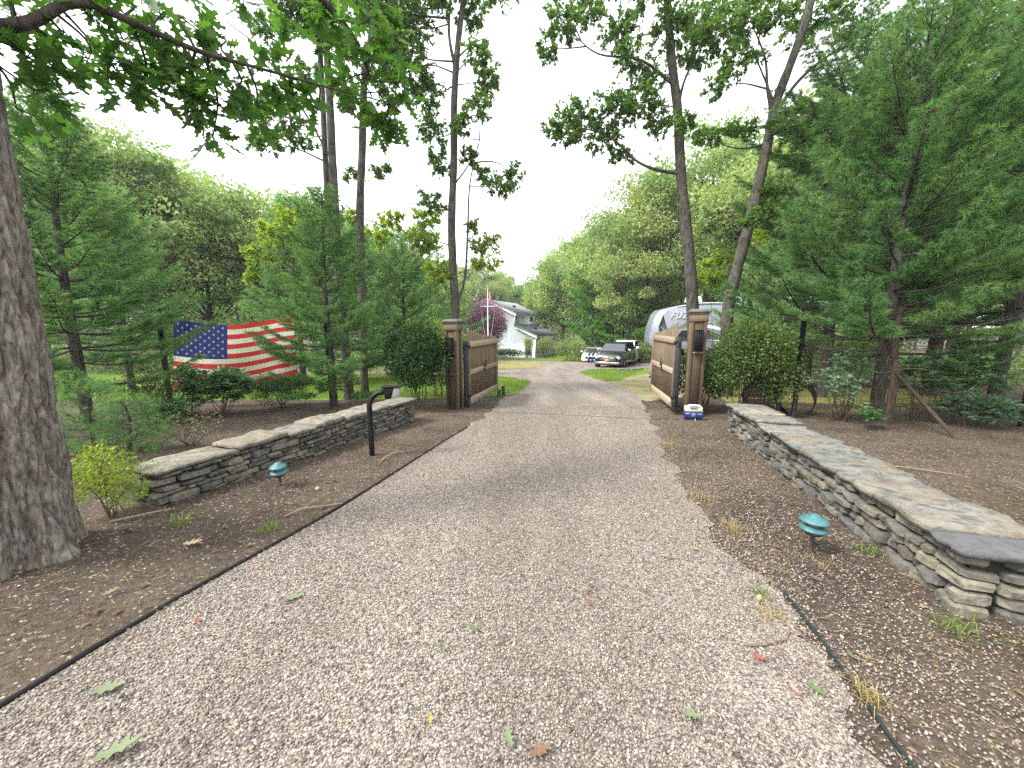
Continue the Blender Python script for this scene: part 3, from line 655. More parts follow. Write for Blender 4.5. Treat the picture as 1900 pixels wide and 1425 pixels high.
LC = {'green': [(.075, .125, .045), (.10, .16, .06)], 'pale': [(.125, .16, .085), (.16, .195, .11)], 'brown': [(.12, .068, .04), (.17, .10, .058)], 'red': [(.20, .06, .038), (.25, .085, .05)], 'yellow': [(.30, .20, .05), (.36, .26, .07)], 'tan': [(.34, .25, .14), (.42, .32, .2)], 'pink': [(.42, .2, .17), (.46, .25, .2)]}
for k, c in LC.items(): MT['lf_' + k] = pmat('leaf_' + k, c, 18, .6, .3, .15, .002)
def fallen(x, y, a, s, col, label):
    V, T = oak_leaf(s * .85, .42); z = ground_h(x, y)
    o = obj('fallen_leaf', MB().add(V, T=T), MT['lf_' + col], loc=(x, y, z + .026), rot=(rs.uniform(-.12, .12), rs.uniform(-.12, .12), R(a)))
    tag(o, label, 'leaf', 'oak leaves fallen on the drive and soil')
FL = [(-1.80, 1.42, -60, .13, 'pale', 'pale green oak leaf on gravel next to the black edging'), (-1.34, 2.02, -50, .14, 'pale', 'large pale green oak leaf on gravel at left, with dark tip'),
 (-1.50, 1.15, -60, .16, 'pale', 'biggest pale green oak leaf at lower left of gravel'), (-2.42, 2.05, -20, .09, 'pale', 'whitish green oak leaf on soil near the big trunk'),
 (-2.45, 2.65, -75, .15, 'tan', 'yellowish tan oak leaf on soil right of the big trunk'), (-1.68, 1.84, 40, .06, 'red', 'small red leaf on gravel near the left edging'),
 (0.0, 1.2, 20, .09, 'pale', 'pale green leaf at the bottom middle of the gravel'), (.06, 1.17, -70, .10, 'brown', 'brown leaf at the bottom middle of the gravel'),
 (-.32, 1.29, 10, .045, 'yellow', 'tiny orange yellow leaf on the gravel near the bottom'), (.46, 1.98, 30, .07, 'brown', 'brown curled leaf on gravel right of the middle'),
 (-.18, 1.79, 50, .06, 'green', 'small bright green leaf in the middle of the gravel'), (-.34, 1.65, -10, .05, 'green', 'tiny green leaf left of the middle of the gravel'),
 (1.33, 1.41, 30, .085, 'green', 'bright green oak leaf on soil just right of the green cable'), (.76, 1.32, 80, .09, 'pale', 'grey green leaf on the lower right gravel'),
 (1.21, 1.60, 70, .08, 'red', 'rust red leaf on the gravel right of the thin stick'), (1.22, 1.42, 0, .06, 'pink', 'pink leaf on gravel left of the green cable'),
 (1.63, 1.60, 20, .05, 'green', 'small teal green leaf on soil between the cable and the right wall'), (1.35, 2.58, 20, .06, 'yellow', 'small yellow leaf on the right side of the gravel'),
 (1.43, 2.02, -40, .07, 'tan', 'tan leaf on the right gravel edge behind the thin stick'), (0.0, 4.95, 30, .10, 'brown', 'dark leaf on the gravel far up the drive'),
 (-2.0, 3.72, 15, .09, 'tan', 'tan leaf on the soil between left path lamp and edging'), (1.95, 2.2, 15, .09, 'brown', 'brown leaf on soil in front of the right path lamp'), (-1.55, 2.95, 15, .05, 'pale', 'little pale leaf lying against the black edging')]
for f in FL: fallen(*f)

# ------------------------------------------------------------------ wire fences
MT['wire'] = pmat('fence_wire', [(.02, .02, .02), (.03, .03, .03)], 10, .6, .3, 0)
MT['timber'] = wood_mat('old_timber', [(.03, .021, .015), (.05, .036, .025), (.075, .056, .04)])
def mesh_fence(pts, posts, H, label, wood=()):
    x0, y0 = pts[0]; root = thing('wire_fence', label, 'fence', (x0, y0, gz(y0)), 0); z0 = gz(y0)
    m = MB()
    for i in range(len(pts) - 1):
        a = np.array([*pts[i], gz(pts[i][1])]); b = np.array([*pts[i + 1], gz(pts[i + 1][1])]); L = np.linalg.norm(b - a); off = np.array([x0, y0, z0])
        for z in np.arange(.03, H, .10): m.tube([a + (0, 0, z) - off, b + (0, 0, z) - off], .0013, 3, False)
        for u in np.arange(0, L, .075): p = a + (b - a) * u / L - off; m.tube([p + (0, 0, .02), p + (0, 0, H)], .0013, 3, False)
    tag(obj('wire_mesh', m, MT['wire'], root), kind='stuff')
    for x, y, h, r_ in posts: obj('fence_post', MB().tube([(x - x0, y - y0, gz(y) - z0 - .2), (x - x0, y - y0, gz(y) - z0 + h)], r_, 8), MT['black'], root, True)
    for (ax, ay, ah, bx_, by_, bh, r_) in wood: obj('timber_brace', MB().tube([(ax - x0, ay - y0, gz(ay) - z0 + ah), (bx_ - x0, by_ - y0, gz(by_) - z0 + bh)], r_, 8), MT['timber'], root, True)
    return root
mesh_fence([(-14.5, 7.4), (-7.46, 8.23), (-1.7, 9.25)], [(-14.5, 7.4, 2.0, .045), (-7.46, 8.23, 2.0, .042), (-4.22, 8.80, 2.0, .03)], 1.95, 'tall black wire fence in front of the flag')
fr = mesh_fence([(4.15, 8.15), (5.79, 7.73), (9.3, 6.84), (15.5, 5.6)], [(5.79, 7.73, 2.0, .045), (9.30, 6.84, 2.0, .045)], 1.9, 'tall black wire fence behind the right stone wall', [(7.05, 5.85, -.02, 6.95, 6.95, 1.05, .03)])
# wooden bin between the right bush and the fence post
wb = thing('timber_bin', 'low brown timber bin half hidden beside the right fence post', 'bin', (5.35, 8.15, gz(8.15)), R(-14))
for k in range(5): obj('plank', MB().box((0, -.02, .10 + .19 * k), (.66, .03, .175)), MT['wood_brown'], wb, bevel=.004)
obj('corner_post', MB().box((.31, -.06, .52), (.10, .09, 1.04)), MT['timber'], wb, bevel=.006); obj('corner_post', MB().box((-.31, -.05, .52), (.09, .09, 1.04)), MT['timber'], wb, bevel=.006)
for k in range(5): obj('plank', MB().box((.33, .38, .10 + .19 * k), (.03, .70, .175)), MT['wood_brown'], wb, bevel=.004)
ch = thing('hose_coil', 'coil of black pipe leaning behind the right fence post', 'pipe coil', (6.15, 8.15, gz(8.15)), R(-10))
for k in range(4):
    a = np.linspace(0, 2 * PI, 40); rr_ = .33 + .025 * k; obj('loop', MB().tube(np.stack([rr_ * np.cos(a), .03 * k + .12 * np.sin(a), rr_ + rr_ * np.sin(a) + .005], 1), .013, 6, False), MT['black'], ch, True)
for x, y, h, a, lb in ((-.40, 11.35, .20, 8, 'short dark green stub leaning at the foot of the left gate leaf'), (-.26, 11.5, .30, 0, 'short dark green marker post on the lawn edge past the left gate')):
    tag(obj('marker_post', MB().tube([(0, 0, -.08), (0, 0, h * .9), (0, 0, h)], [.05, .05, .035], 10), pmat('marker_green', [(.015, .03, .018), (.03, .05, .03)], 20, .7, .2, .3, .004), loc=(x, y, gz(y)), rot=(0, R(a), 0), smooth=True), lb, 'marker post')

# ------------------------------------------------------------------ the flag
MT['flag_red'] = leafmat('flag_red', [(.50, .035, .04), (.55, .045, .05)], .5, .8, .1, tboost=1.25)
MT['flag_white'] = leafmat('flag_white', [(.60, .60, .56), (.66, .66, .62)], .45, .8, .1, tboost=1.15)
MT['flag_blue'] = leafmat('flag_blue', [(.020, .030, .15), (.026, .038, .18)], .45, .8, .1, tboost=1.2)
FY = 9.05
fo = W(323, 715, FY); flag = thing('flag', 'large red white and blue striped flag hung behind the wire fence', 'flag', fo, 0)
def fpt(s, t):
    """s along the fly, t from top (0) to bottom (1)"""
    px = 322 + 222 * s + (8 if s > .9 else 0) * t; top = 592 + 9 * math.sin(PI * min(1, s * 1.15)) + 4 * s - 12 * max(0, s - .5); bot = 718 + 8 * math.sin(PI * s) - 26 * s * s
    py = top + (bot - top) * t
    p = W(px, py, FY + .06 * math.sin(s * 9 + t * 2.2) + .05 * math.sin(t * 5 + s * 3)); return p - fo
def fsheet(s0, s1, t0, t1, nn, mm, dy=0.0):
    V = [fpt(s0 + (s1 - s0) * i / nn, t0 + (t1 - t0) * j / mm) + np.array([0, dy, 0]) for j in range(mm + 1) for i in range(nn + 1)]
    Q = [[j * (nn + 1) + i, (j + 1) * (nn + 1) + i, (j + 1) * (nn + 1) + i + 1, j * (nn + 1) + i + 1] for j in range(mm) for i in range(nn)]
    return MB().add(V, Q=Q)
for k in range(13):
    obj('stripe', fsheet(.45 if k < 7 else 0, 1, k / 13, (k + 1) / 13, 24, 2), MT['flag_red' if k % 2 == 0 else 'flag_white'], flag, True)
cn = obj('canton', fsheet(0, .45, 0, 7 / 13, 16, 10), MT['flag_blue'], flag, True)
for row in range(9):
    for c in range(6 if row % 2 == 0 else 5):
        s = .45 * ((2 * c + (1 if row % 2 == 0 else 2)) / 12); t = 7 / 13 * (row + 1) / 10
        V = []; ctr = fpt(s, t) + np.array([0, -.006, 0])
        for q in range(10): rr_ = .038 if q % 2 == 0 else .016; V.append(ctr + np.array([rr_ * math.sin(q * PI / 5), 0, rr_ * math.cos(q * PI / 5)]))
        obj('star', MB().add(V + [ctr], T=[[q, 10, (q + 1) % 10] for q in range(10)]), MT['flag_white'], cn)
pole_b = W(321, 762, FY)
fp = thing('flag_post', 'pale slim wooden post holding the hoist side of the flag', 'post', (pole_b[0], FY, gz(FY)), 0)
obj('shaft', MB().tube([(-.02, .02, -.1), (-.02, .02, 2.35)], .028, 8), MT['timber'], fp, True)
# ------------------------------------------------------------------ foliage materials
MT['pine_a'] = leafmat('white_pine_needles', [(0.050, 0.125, 0.043), (0.085, 0.188, 0.066), (0.132, 0.247, 0.085), (0.203, 0.295, 0.091), (0.126, 0.086, 0.041)], .30, .65, .12, [0.0, 0.31, 0.62, 0.93, 1.0])
MT['pine_b'] = leafmat('pale_pine_needles', [(0.125, 0.238, 0.106), (0.184, 0.324, 0.136), (0.272, 0.430, 0.183), (.150, .095, .045)], .32, .65, .12, [0.0, 0.465, 0.93, 1.0])
MT['pine_c'] = leafmat('bright_pine_needles', [(0.078, 0.208, 0.045), (0.129, 0.295, 0.059), (0.197, 0.382, 0.083), (.150, .095, .045)], .32, .65, .12, [0.0, 0.465, 0.93, 1.0])
MT['oak_a'] = leafmat('oak_leaves', [(0.046, 0.099, 0.026), (0.076, 0.146, 0.034), (0.113, 0.197, 0.043), (0.213, 0.263, 0.051)], .45, .5, .25, None, 1.7)
MT['oak_dark'] = leafmat('shaded_oak_leaves', [(0.036, 0.097, 0.024), (0.063, 0.142, 0.030), (0.092, 0.191, 0.036), (0.141, 0.260, 0.045)], .42, .5, .25, None, 1.8)
MT['dec_a'] = leafmat('woodland_leaves', [(0.135, 0.222, 0.073), (0.210, 0.315, 0.105), (0.294, 0.387, 0.141), (0.393, 0.439, 0.170)], .35, .55, .25)
MT['dec_b'] = leafmat('olive_woodland_leaves', [(0.125, 0.192, 0.065), (0.196, 0.278, 0.098), (0.287, 0.350, 0.133), (0.382, 0.398, 0.158)], .35, .55, .25)
MT['dec_c'] = leafmat('deep_woodland_leaves', [(0.100, 0.161, 0.060), (0.160, 0.239, 0.086), (0.236, 0.315, 0.113)], .35, .55, .25)
MT['yellow_green'] = leafmat('yellow_green_leaves', [(0.149, 0.230, 0.021), (0.230, 0.322, 0.034), (0.333, 0.380, 0.052)], .45, .5, .3)
MT['bush_dark'] = leafmat('glossy_dark_leaves', [(0.020, 0.054, 0.017), (0.034, 0.079, 0.024), (0.054, 0.110, 0.034), (0.112, 0.156, 0.036)], .22, .5, .15)
MT['bush_mid'] = leafmat('bush_leaves', [(0.053, 0.102, 0.030), (0.090, 0.150, 0.042), (0.135, 0.195, 0.054), (0.225, 0.240, 0.060)], .28, .5, .2)
MT['rhodo'] = leafmat('rhododendron_leaves', [(0.053, 0.128, 0.045), (0.083, 0.180, 0.063), (0.132, 0.247, 0.102)], .22, .35, .5)
MT['laurel'] = leafmat('blue_green_leaves', [(0.083, 0.165, 0.098), (0.128, 0.225, 0.135), (0.195, 0.300, 0.180)], .25, .35, .5)
MT['privet'] = leafmat('bright_privet_leaves', [(0.127, 0.196, 0.023), (0.218, 0.287, 0.034), (0.345, 0.380, 0.057)], .35, .45, .35)
MT['plum'] = leafmat('purple_plum_leaves', [(0.151, 0.069, 0.121), (0.282, 0.121, 0.222), (0.472, 0.289, 0.468)], .25, .45, .35)
MT['twiggy'] = leafmat('sparse_grey_leaves', [(0.105, 0.128, 0.068), (0.165, 0.195, 0.105), (0.240, 0.270, 0.165)], .25, .5, .3)
def bark_mat(name, cols, sc=(9, 9, 1.6), lichen=None, bd=.02, ls=9.5, fiss=None):
    t = NT(name); co = t.coords('Object', sc); n1 = t.noise(co, 2.2, 8, .62, .4); o2 = t.coords('Object'); n2 = t.noise(o2, 5, 5, .6)
    c = t.ramp(n1, cols, [.33, .48, .62, .75][:len(cols)])
    if lichen:
        m = t.ramp(t.noise(o2, ls, 8, .75, .9), [(0, 0, 0), (.75, .75, .75)], [.54, .64]); sz_ = t.n('ShaderNodeSeparateXYZ'); t.l(o2, sz_.inputs[0]); m = t.mix(1.0, m, t.ramp(sz_.outputs[2], [(0, 0, 0), (1, 1, 1)], [.25, .6]), 'MULTIPLY'); c = t.mix(m, c, t.ramp(t.noise(o2, 40, 4), lichen, [.35, .65]))
    if fiss: c = t.mix(t.ramp(t.n('ShaderNodeAttribute', attribute_name='rnd').outputs['Fac'], [(0, 0, 0), (.7, .7, .7)], [.45, .9]), c, fiss)
    c = t.mix(1.0, c, t.ramp(n2, [(.72, .72, .72), (1.2, 1.18, 1.14)], [.3, .7]), 'MULTIPLY')
    return t.done(t.bsdf(c, .92, .15, nrm=t.bump(n1, .9, bd)))
MT['bark_oak'] = bark_mat('oak_bark', [(.032, .030, .025), (.070, .065, .055), (.115, .108, .092)], (9, 9, 2.0), [(.12, .125, .10), (.165, .17, .14)])
MT['bark_big'] = bark_mat('old_oak_bark', [(.068, .058, .05), (.175, .158, .136), (.28, .262, .232)], (22, 22, 7), [(.20, .225, .175), (.30, .33, .27)], .02, 4.6, (.085, .062, .047))
MT['bark_pine'] = bark_mat('pine_bark', [(.024, .021, .018), (.052, .046, .040), (.085, .077, .068)], (14, 14, 3))
MT['bark_pale'] = bark_mat('pale_bark', [(0.094, 0.083, 0.072), (0.151, 0.137, 0.122), (0.216, 0.202, 0.180)], (9, 9, 2))
MT['stem'] = bark_mat('shrub_stem', [(.05, .036, .026), (.09, .067, .05), (.13, .10, .08)], (20, 20, 8), None, .005)

def nrmz(v): return v / (np.linalg.norm(v, axis=-1, keepdims=True) + 1e-9)
def curve(P, n):
    """resample a polyline smoothly (Catmull-Rom)"""
    P = np.array(P, float)
    if len(P) < 3: return P[0] + (P[-1] - P[0]) * np.linspace(0, 1, n)[:, None]
    E = np.vstack([2 * P[0] - P[1], P, 2 * P[-1] - P[-2]]); out = []
    for u in np.linspace(0, len(P) - 1 - 1e-6, n):
        i = int(u); t = u - i; a, b, c, d = E[i], E[i + 1], E[i + 2], E[i + 3]
        out.append(.5 * ((2 * b) + (c - a) * t + (2 * a - 5 * b + 4 * c - d) * t * t + (3 * b - a - 3 * c + d) * t ** 3))
    return np.array(out)
def needles(mb, rg, P, D, k, ln, wd, spread, rnd):
    """k needles at every point P, leaning along D"""
    n = len(P); P = np.repeat(P, k, 0); D = np.repeat(D, k, 0); r = np.repeat(rnd, k) + rg.normal(0, .08, n * k)
    d = nrmz(D + rg.normal(0, spread, (n * k, 3))); L = ln * rg.uniform(.65, 1.15, n * k)[:, None]
    s = nrmz(np.cross(d, rg.normal(0, 1, (n * k, 3)))) * wd / 2
    tip = P + d * L; tip[:, 2] -= .08 * L[:, 0]
    V = np.stack([P - s, P + s, tip], 1).reshape(-1, 3)
    mb.add(V, T=np.arange(len(V)).reshape(-1, 3), rnd=np.repeat(np.clip(r, 0, 1), 3))
LEAFQ = np.array([(0, 0), (.5, .45), (0, 1), (-.5, .45)])
LEAFO = np.array([(0, 0), (.32, .30), (.12, .42), (.40, .66), (.12, .74), (0, 1), (-.12, .74), (-.40, .66), (-.12, .42), (-.32, .30)])
def leaves(mb, rg, P, D, size, shape, rnd, flat=.6, asp=.55, szv=.3):
    """one flat leaf at every point P pointing along D; flat: how level the blades lie"""
    n = len(P); d = nrmz(D); up = np.zeros((n, 3)); up[:, 2] = flat; up += rg.normal(0, .5, (n, 3))
    s = nrmz(np.cross(d, up)); nn = np.cross(s, d); L = size * rg.uniform(1 - szv, 1 + szv, n)
    m = len(shape); x = shape[:, 0] * (asp / .5 * .5 if m == 4 else 1.0); y = shape[:, 1]
    fold = np.abs(x) * .25 - .12 * y * y
    V = P[:, None, :] + L[:, None, None] * (x[None, :, None] * s[:, None, :] + y[None, :, None] * d[:, None, :] + fold[None, :, None] * nn[:, None, :])
    b = np.arange(n)[:, None] * m
    if m == 4: mb.add(V.reshape(-1, 3), Q=b + np.arange(4), rnd=np.repeat(np.clip(rnd, 0, 1), 4))
    else:
        tri = np.array([(0, 1, 9), (1, 2, 8), (1, 8, 9), (2, 3, 4), (2, 4, 6), (2, 6, 8), (6, 7, 8), (4, 5, 6)])
        mb.add(V.reshape(-1, 3), T=(b[:, :, None] + tri[None]).reshape(-1, 3), rnd=np.repeat(np.clip(rnd, 0, 1), m))

# ------------------------------------------------------------------ white pine
def pine(H, spread, seed, clear=.12, k=9, ln=.10, wd=.0032, step=.36, tw=.085, tf=.075, tier=0.0, r0=.085, needle_sp=.55, dead=.25, top_pow=.75, sparse=1.0, flat=0.0, tls=1.0):
    rg = np.random.default_rng(seed); wood = MB(); nd = MB()
    zz = np.linspace(0, 1, 14); tr = np.stack([.05 * np.sin(zz * 5 + seed) * zz, .05 * np.cos(zz * 4 + seed) * zz, zz * H], 1)
    wood.tube(tr, r0 * (1 - zz) ** .8 + .006, 9); at = lambda z: np.array([np.interp(z, tr[:, 2], tr[:, 0]), np.interp(z, tr[:, 2], tr[:, 1]), z])
    z = clear * H; TP, TD, TR = [], [], []
    while z < H * .985:
        f = z / H; nb = int(rg.integers(4, 7)) if f < .9 else int(rg.integers(3, 5)); a0 = rg.uniform(0, 2 * PI)
        Lb = spread * (1 - f) ** top_pow * (1 - .35 * max(0, (.22 - f) / .22)) * (1 + tier * math.sin(z * 4.1)) + .10
        for b in range(nb):
            a = a0 + 2 * PI * b / nb + rg.normal(0, .22); L = Lb * rg.uniform(.7, 1.12); el = .12 + .75 * (1 - flat) * f ** 1.6 + rg.normal(0, .09) - .18 * (1 - f) ** 3
            dr = np.array([math.cos(a), math.sin(a), 0]); n = 9; u = np.linspace(0, 1, n)
            zc = L * (math.sin(el) * u - .12 * (1 - f) * np.sin(u * PI) + .16 * u ** 2.2)
            B = at(z + rg.normal(0, .03))[None] + dr[None] * (L * math.cos(el) * u)[:, None]; B[:, 2] += zc
            side = np.array([-dr[1], dr[0], 0]); B += side[None] * (L * .06 * rg.normal() * u ** 2)[:, None]
            rb = (.008 + .0065 * L) * (r0 / .085) ** .4; wood.tube(B, rb * (1 - .85 * u), 5, False)
            if f < clear + .1 and rg.random() < dead:
                for q in range(5):
                    p0 = B[3 + q % 5]; wood.tube([p0, p0 + (dr * rg.uniform(.1, .3) + side * rg.choice([-1, 1]) * rg.uniform(.1, .35) + (0, 0, rg.uniform(-.05, .1))) * L * .7], .004, 3, False)
                continue
            br = rg.uniform(.15, .6); start = .22 + .12 * (1 - f); m = max(2, int(L * (1 - start) / (tw / sparse)))
            for q in range(m):
                uu = start + (1 - start) * (q + rg.uniform(0, 1)) / m; p0 = np.array([np.interp(uu, u, B[:, i]) for i in range(3)])
                tl = min(.46 * tls, (.10 * tls + .40 * L * (1.08 - uu) * .55)) * rg.uniform(.6, 1.2); sg = 1 if (q % 2) else -1
                td = nrmz(dr * rg.uniform(.5, 1.0) + side * sg * rg.uniform(.35, 1.0) + np.array([0, 0, rg.uniform(.0, .32)]))
                nt_ = max(2, int(tl / tf)); w = np.linspace(.35, 1, nt_)[:, None]
                pts = p0[None] + td[None] * tl * w; pts[:, 2] += .05 * tl * w[:, 0] ** 2
                TP.append(pts); TD.append(np.repeat(td[None], nt_, 0)); TR.append(np.where((rg.random(nt_) < .035) & (w[:, 0] < .8), 1.2, np.clip(np.full(nt_, br) + rg.normal(0, .08, nt_) + .15 * w[:, 0], 0, .9)))
                if tl > .13: wood.tube([p0, p0 + td * tl * .9], [.0045, .002], 3, False)
            tipd = nrmz(B[-1] - B[-3]); TP.append(B[-1][None] - tipd * .02); TD.append(tipd[None]); TR.append(np.array([br + .3]))
        z += step * (1 - .35 * f) * rg.uniform(.8, 1.2)
    TP.append(at(H * .97)[None]); TD.append(np.array([[0, 0, 1.0]])); TR.append(np.array([.7]))
    needles(nd, rg, np.vstack(TP), np.vstack(TD), k, ln, wd, needle_sp, np.concatenate(TR))
    return wood, nd
def put_pine(wn, mat, label, loc, rz=0.0, s=1.0, name='pine_tree', group=None):
    root = thing(name, label, 'pine tree', (loc[0], loc[1], gz(loc[1]) - .03), rz, group); root.scale = (s, s, s)
    link('trunk', wn[0], root); cr = link('crown', wn[1], root)
    if mat: cr.material_slots[0].link = 'OBJECT'; cr.material_slots[0].material = MT[mat]
    return root
def mesh2(a, b, ma, mb_, nm): return a.mesh(nm + '_trunk', MT[ma], True), b.mesh(nm + '_crown', MT[mb_])
pl = pine(5.6, 2.2, 3, .16, 26, .12, .0078, .31, .08, .055, r0=.09, sparse=1.9)
PINE_L = mesh2(*pl, 'bark_pine', 'pine_a', 'pine')
put_pine(PINE_L, None, 'young white pine with a thin pointed top behind the big trunk', (-7.52, 6.66), 0)
pm = pine(5.0, 1.9, 8, .13, 26, .115, .0078, .28, .075, .055, r0=.065, sparse=1.9)
PINE_M = mesh2(*pm, 'bark_pine', 'pine_a', 'pine')
put_pine(PINE_M, None, 'young white pine standing between the flag and the left bush', (-4.27, 9.10), 0)
prr = pine(7.2, 2.75, 21, .20, 26, .125, .0085, .31, .08, .06, r0=.11, sparse=1.8, top_pow=.5)
PINE_R = mesh2(*prr, 'bark_pine', 'pine_a', 'pine')
put_pine(PINE_R, None, 'white pine with low bare branches behind the right stone wall', (7.09, 7.34), 0)
put_pine(PINE_R, None, 'tall white pine at the right edge of the picture, nearest the wall', (10.6, 8.3), 2.2, 1.15)
put_pine(PINE_R, None, 'tall white pine right behind the white pine with low bare branches', (9.0, 11.0), 4.0, 1.35)
put_pine(PINE_R, None, 'tall white pine in the dark upper right corner', (12.6, 11.5), 1.0, 1.6)
pf = pine(10, 4.6, 33, .10, 16, .30, .028, .85, .13, .12, tier=.30, r0=.16, sparse=1.6, top_pow=.6, flat=.7, tls=2.4)
PINE_F = mesh2(*pf, 'bark_pine', 'pine_c', 'pine')
put_pine(PINE_L, 'pine_b', 'pale green pine rising behind the striped flag', (-8.2, 15.0), 1.0, 1.25)
put_pine(PINE_L, 'pine_b', 'pale green pine left of the twin oak trunks, beyond the lawn', (-6.6, 17.2), 2.6, 1.2)
put_pine(PINE_R, 'pine_b', 'pale green pine between the twin oak trunks and the left gate tree', (-5.3, 19.2), 5.0, .95)
put_pine(PINE_L, 'pine_b', 'pale green pine just behind the left gate tree', (-5.2, 23.5), 4.1, 1.2)
put_pine(PINE_R, 'pine_b', 'pale green pine behind the young pine and big trunk at left', (-13.0, 13.0), 3.3, .9)
put_pine(PINE_R, 'pine_b', 'pale green pine behind the right bush and leaning oak', (12.4, 16.0), 3.6, .95)
put_pine(PINE_L, 'pine_b', 'pale green pine beyond the camper roof at right', (11.8, 18.0), .6, 1.25)
put_pine(PINE_F, None, 'bright green layered pine behind the dark car', (9.0, 43.5), 0, 1.05)
put_pine(PINE_F, None, 'bright green pine between the dark car and the camper nose', (12.2, 37.5), 2.0, .8)
put_pine(PINE_F, 'pine_b', 'pale layered pine above the dark car, right of the bright one', (13.5, 47.0), 4.0, 1.0)
put_pine(PINE_F, 'pine_b', 'pale layered pine behind the purple tree', (-7.5, 40.0), 1.5, 1.05)

# ------------------------------------------------------------------ woodland trees (rounded leafy crowns)
def broadleaf(H, Rr, seed, ncl=70, nl=170, size=.24, base=.28, top=1.0, clr=(.62, 1.25)):
    rg = np.random.default_rng(seed); wood = MB(); lf = MB(); zc = H * (base + 1) / 2; hz = H * (1 - base) / 2
    tr = curve([(0, 0, 0), (.1 * rg.normal(), .1 * rg.normal(), H * .3), (.35 * rg.normal(), .35 * rg.normal(), H * .62), (.4 * rg.normal(), .4 * rg.normal(), H * .9)], 12)
    wood.tube(tr, np.linspace(.017 * H, .02, 12), 8)
    for c in range(ncl):
        d = nrmz(rg.normal(0, 1, 3)); rr = rg.uniform(.35, 1.0) ** .6; p = np.array([d[0] * Rr * rr, d[1] * Rr * rr, zc + d[2] * hz * rr * .95])
        p[:2] *= 1.0 - .25 * max(0, (p[2] - zc) / hz) ; s = Rr * rg.uniform(.14, .34)
        i = min(11, max(3, int(11 * (p[2] / H) * .75))); br = curve([tr[i], (tr[i] + p) / 2 + (0, 0, -.05 * H * rg.random()), p], 6); wood.tube(br, np.linspace(.0045 * H, .012, 6), 5, False)
        q = nrmz(rg.normal(0, 1, (nl, 3))) * (rg.uniform(.25, 1, nl) ** .5)[:, None]; q[:, 2] = np.where(q[:, 2] < 0, q[:, 2] * .55, q[:, 2])
        P = p + q * s * np.array([1.1, 1.1, .85]); D = nrmz(q * .6 + rg.normal(0, .8, (nl, 3)))
        leaves(lf, rg, P, D, size * rg.uniform(.65, 1.35), LEAFQ, np.clip(rg.uniform(-.15, .7) + rg.uniform(0, .4, nl), 0, 1), .35, .62)
    return wood, lf
BL = []
for i, (H, Rr, sd, mt, bk) in enumerate([(14, 4.6, 101, 'dec_a', 'bark_pale'), (15, 5.2, 102, 'dec_b', 'bark_pale'), (13, 4.4, 103, 'dec_c', 'bark_oak'), (15.5, 5.0, 104, 'dec_a', 'bark_oak')]):
    a, b = broadleaf(H, Rr, sd, 105, 250, .22); BL.append((a.mesh('broadleaf_trunk', MT[bk], True), b.mesh('broadleaf_crown', MT[mt])))
def put_tree(i, label, loc, rz, s=1.0, group=None, sz=None):
    root = thing('broadleaf_tree', label, 'tree', (loc[0], loc[1], gz(loc[1]) - .05), rz, group); root.scale = (s, s, sz or s)
    link('trunk', BL[i][0], root); link('crown', BL[i][1], root)
def bx_(px, Y): return ((px - 950) / 714.0 * Y, Y)
TREES = [ # variant, photo column, distance, scale
 (1, 190, 24, 0.98, 'tall broadleaf tree behind the young pine with thin pointed top'), (0, 300, 25, 1.00, 'tall olive green broadleaf tree at left, the highest of the far row'), (3, 400, 28, 0.88, 'broadleaf tree above the left half of the flag, behind the pines'),
 (0, 490, 29, 0.93, 'broadleaf tree above the right half of the flag, behind the pines'), (1, 585, 30, 0.84, 'broadleaf tree behind the twin oak trunks'), (2, 680, 30, 0.86, 'dark broadleaf tree just right of the twin oak trunks'),
 (0, 750, 34, 0.72, 'broadleaf tree between the twin oak trunks and the left gate tree'), (2, 90, 22, 0.95, 'dark broadleaf tree behind the big left trunk'), (1, 820, 46, 0.70, 'small far broadleaf tree behind the left gate tree'),
 (1, 1215, 40, 1.26, 'tall olive broadleaf tree behind the camper nose'), (3, 1300, 36, 1.34, 'tall broadleaf tree behind the right gate tree'), (0, 1135, 46, 1.22, 'broadleaf tree standing above the dark car'), (1, 1175, 38, 0.86, 'olive broadleaf tree right above the camper nose'),
 (2, 1395, 32, 1.26, 'dark broadleaf tree behind the leaning oak trunk'), (0, 1085, 52, 1.18, 'broadleaf tree on the slope above the layered pine'), (1, 1470, 27, 1.14, 'olive broadleaf tree right of the leaning oak trunk'), (3, 1045, 58, 1.03, 'broadleaf tree at the low left end of the right tree slope'),
 (2, 1580, 24, 1.05, 'dark broadleaf tree behind the white pine with low bare branches'), (2, 1760, 22, 1.15, 'dark broadleaf tree behind the tall right pines'), (2, 1880, 19, 1.10, 'dark broadleaf tree at the far right edge'),
 (1, 880, 76, 1.08, 'far broadleaf tree behind the purple tree'), (0, 930, 80, 1.12, 'far broadleaf tree right above the house roof'), (2, 975, 74, 1.00, 'far broadleaf tree right of the house roof ridge'), (3, 1012, 66, 0.82, 'far broadleaf tree at the right corner of the house')]
for k, (i, px, Y, s, lb) in enumerate(TREES): put_tree(i, lb, bx_(px, Y), k * 1.7, s, 'broadleaf trees of the wood')
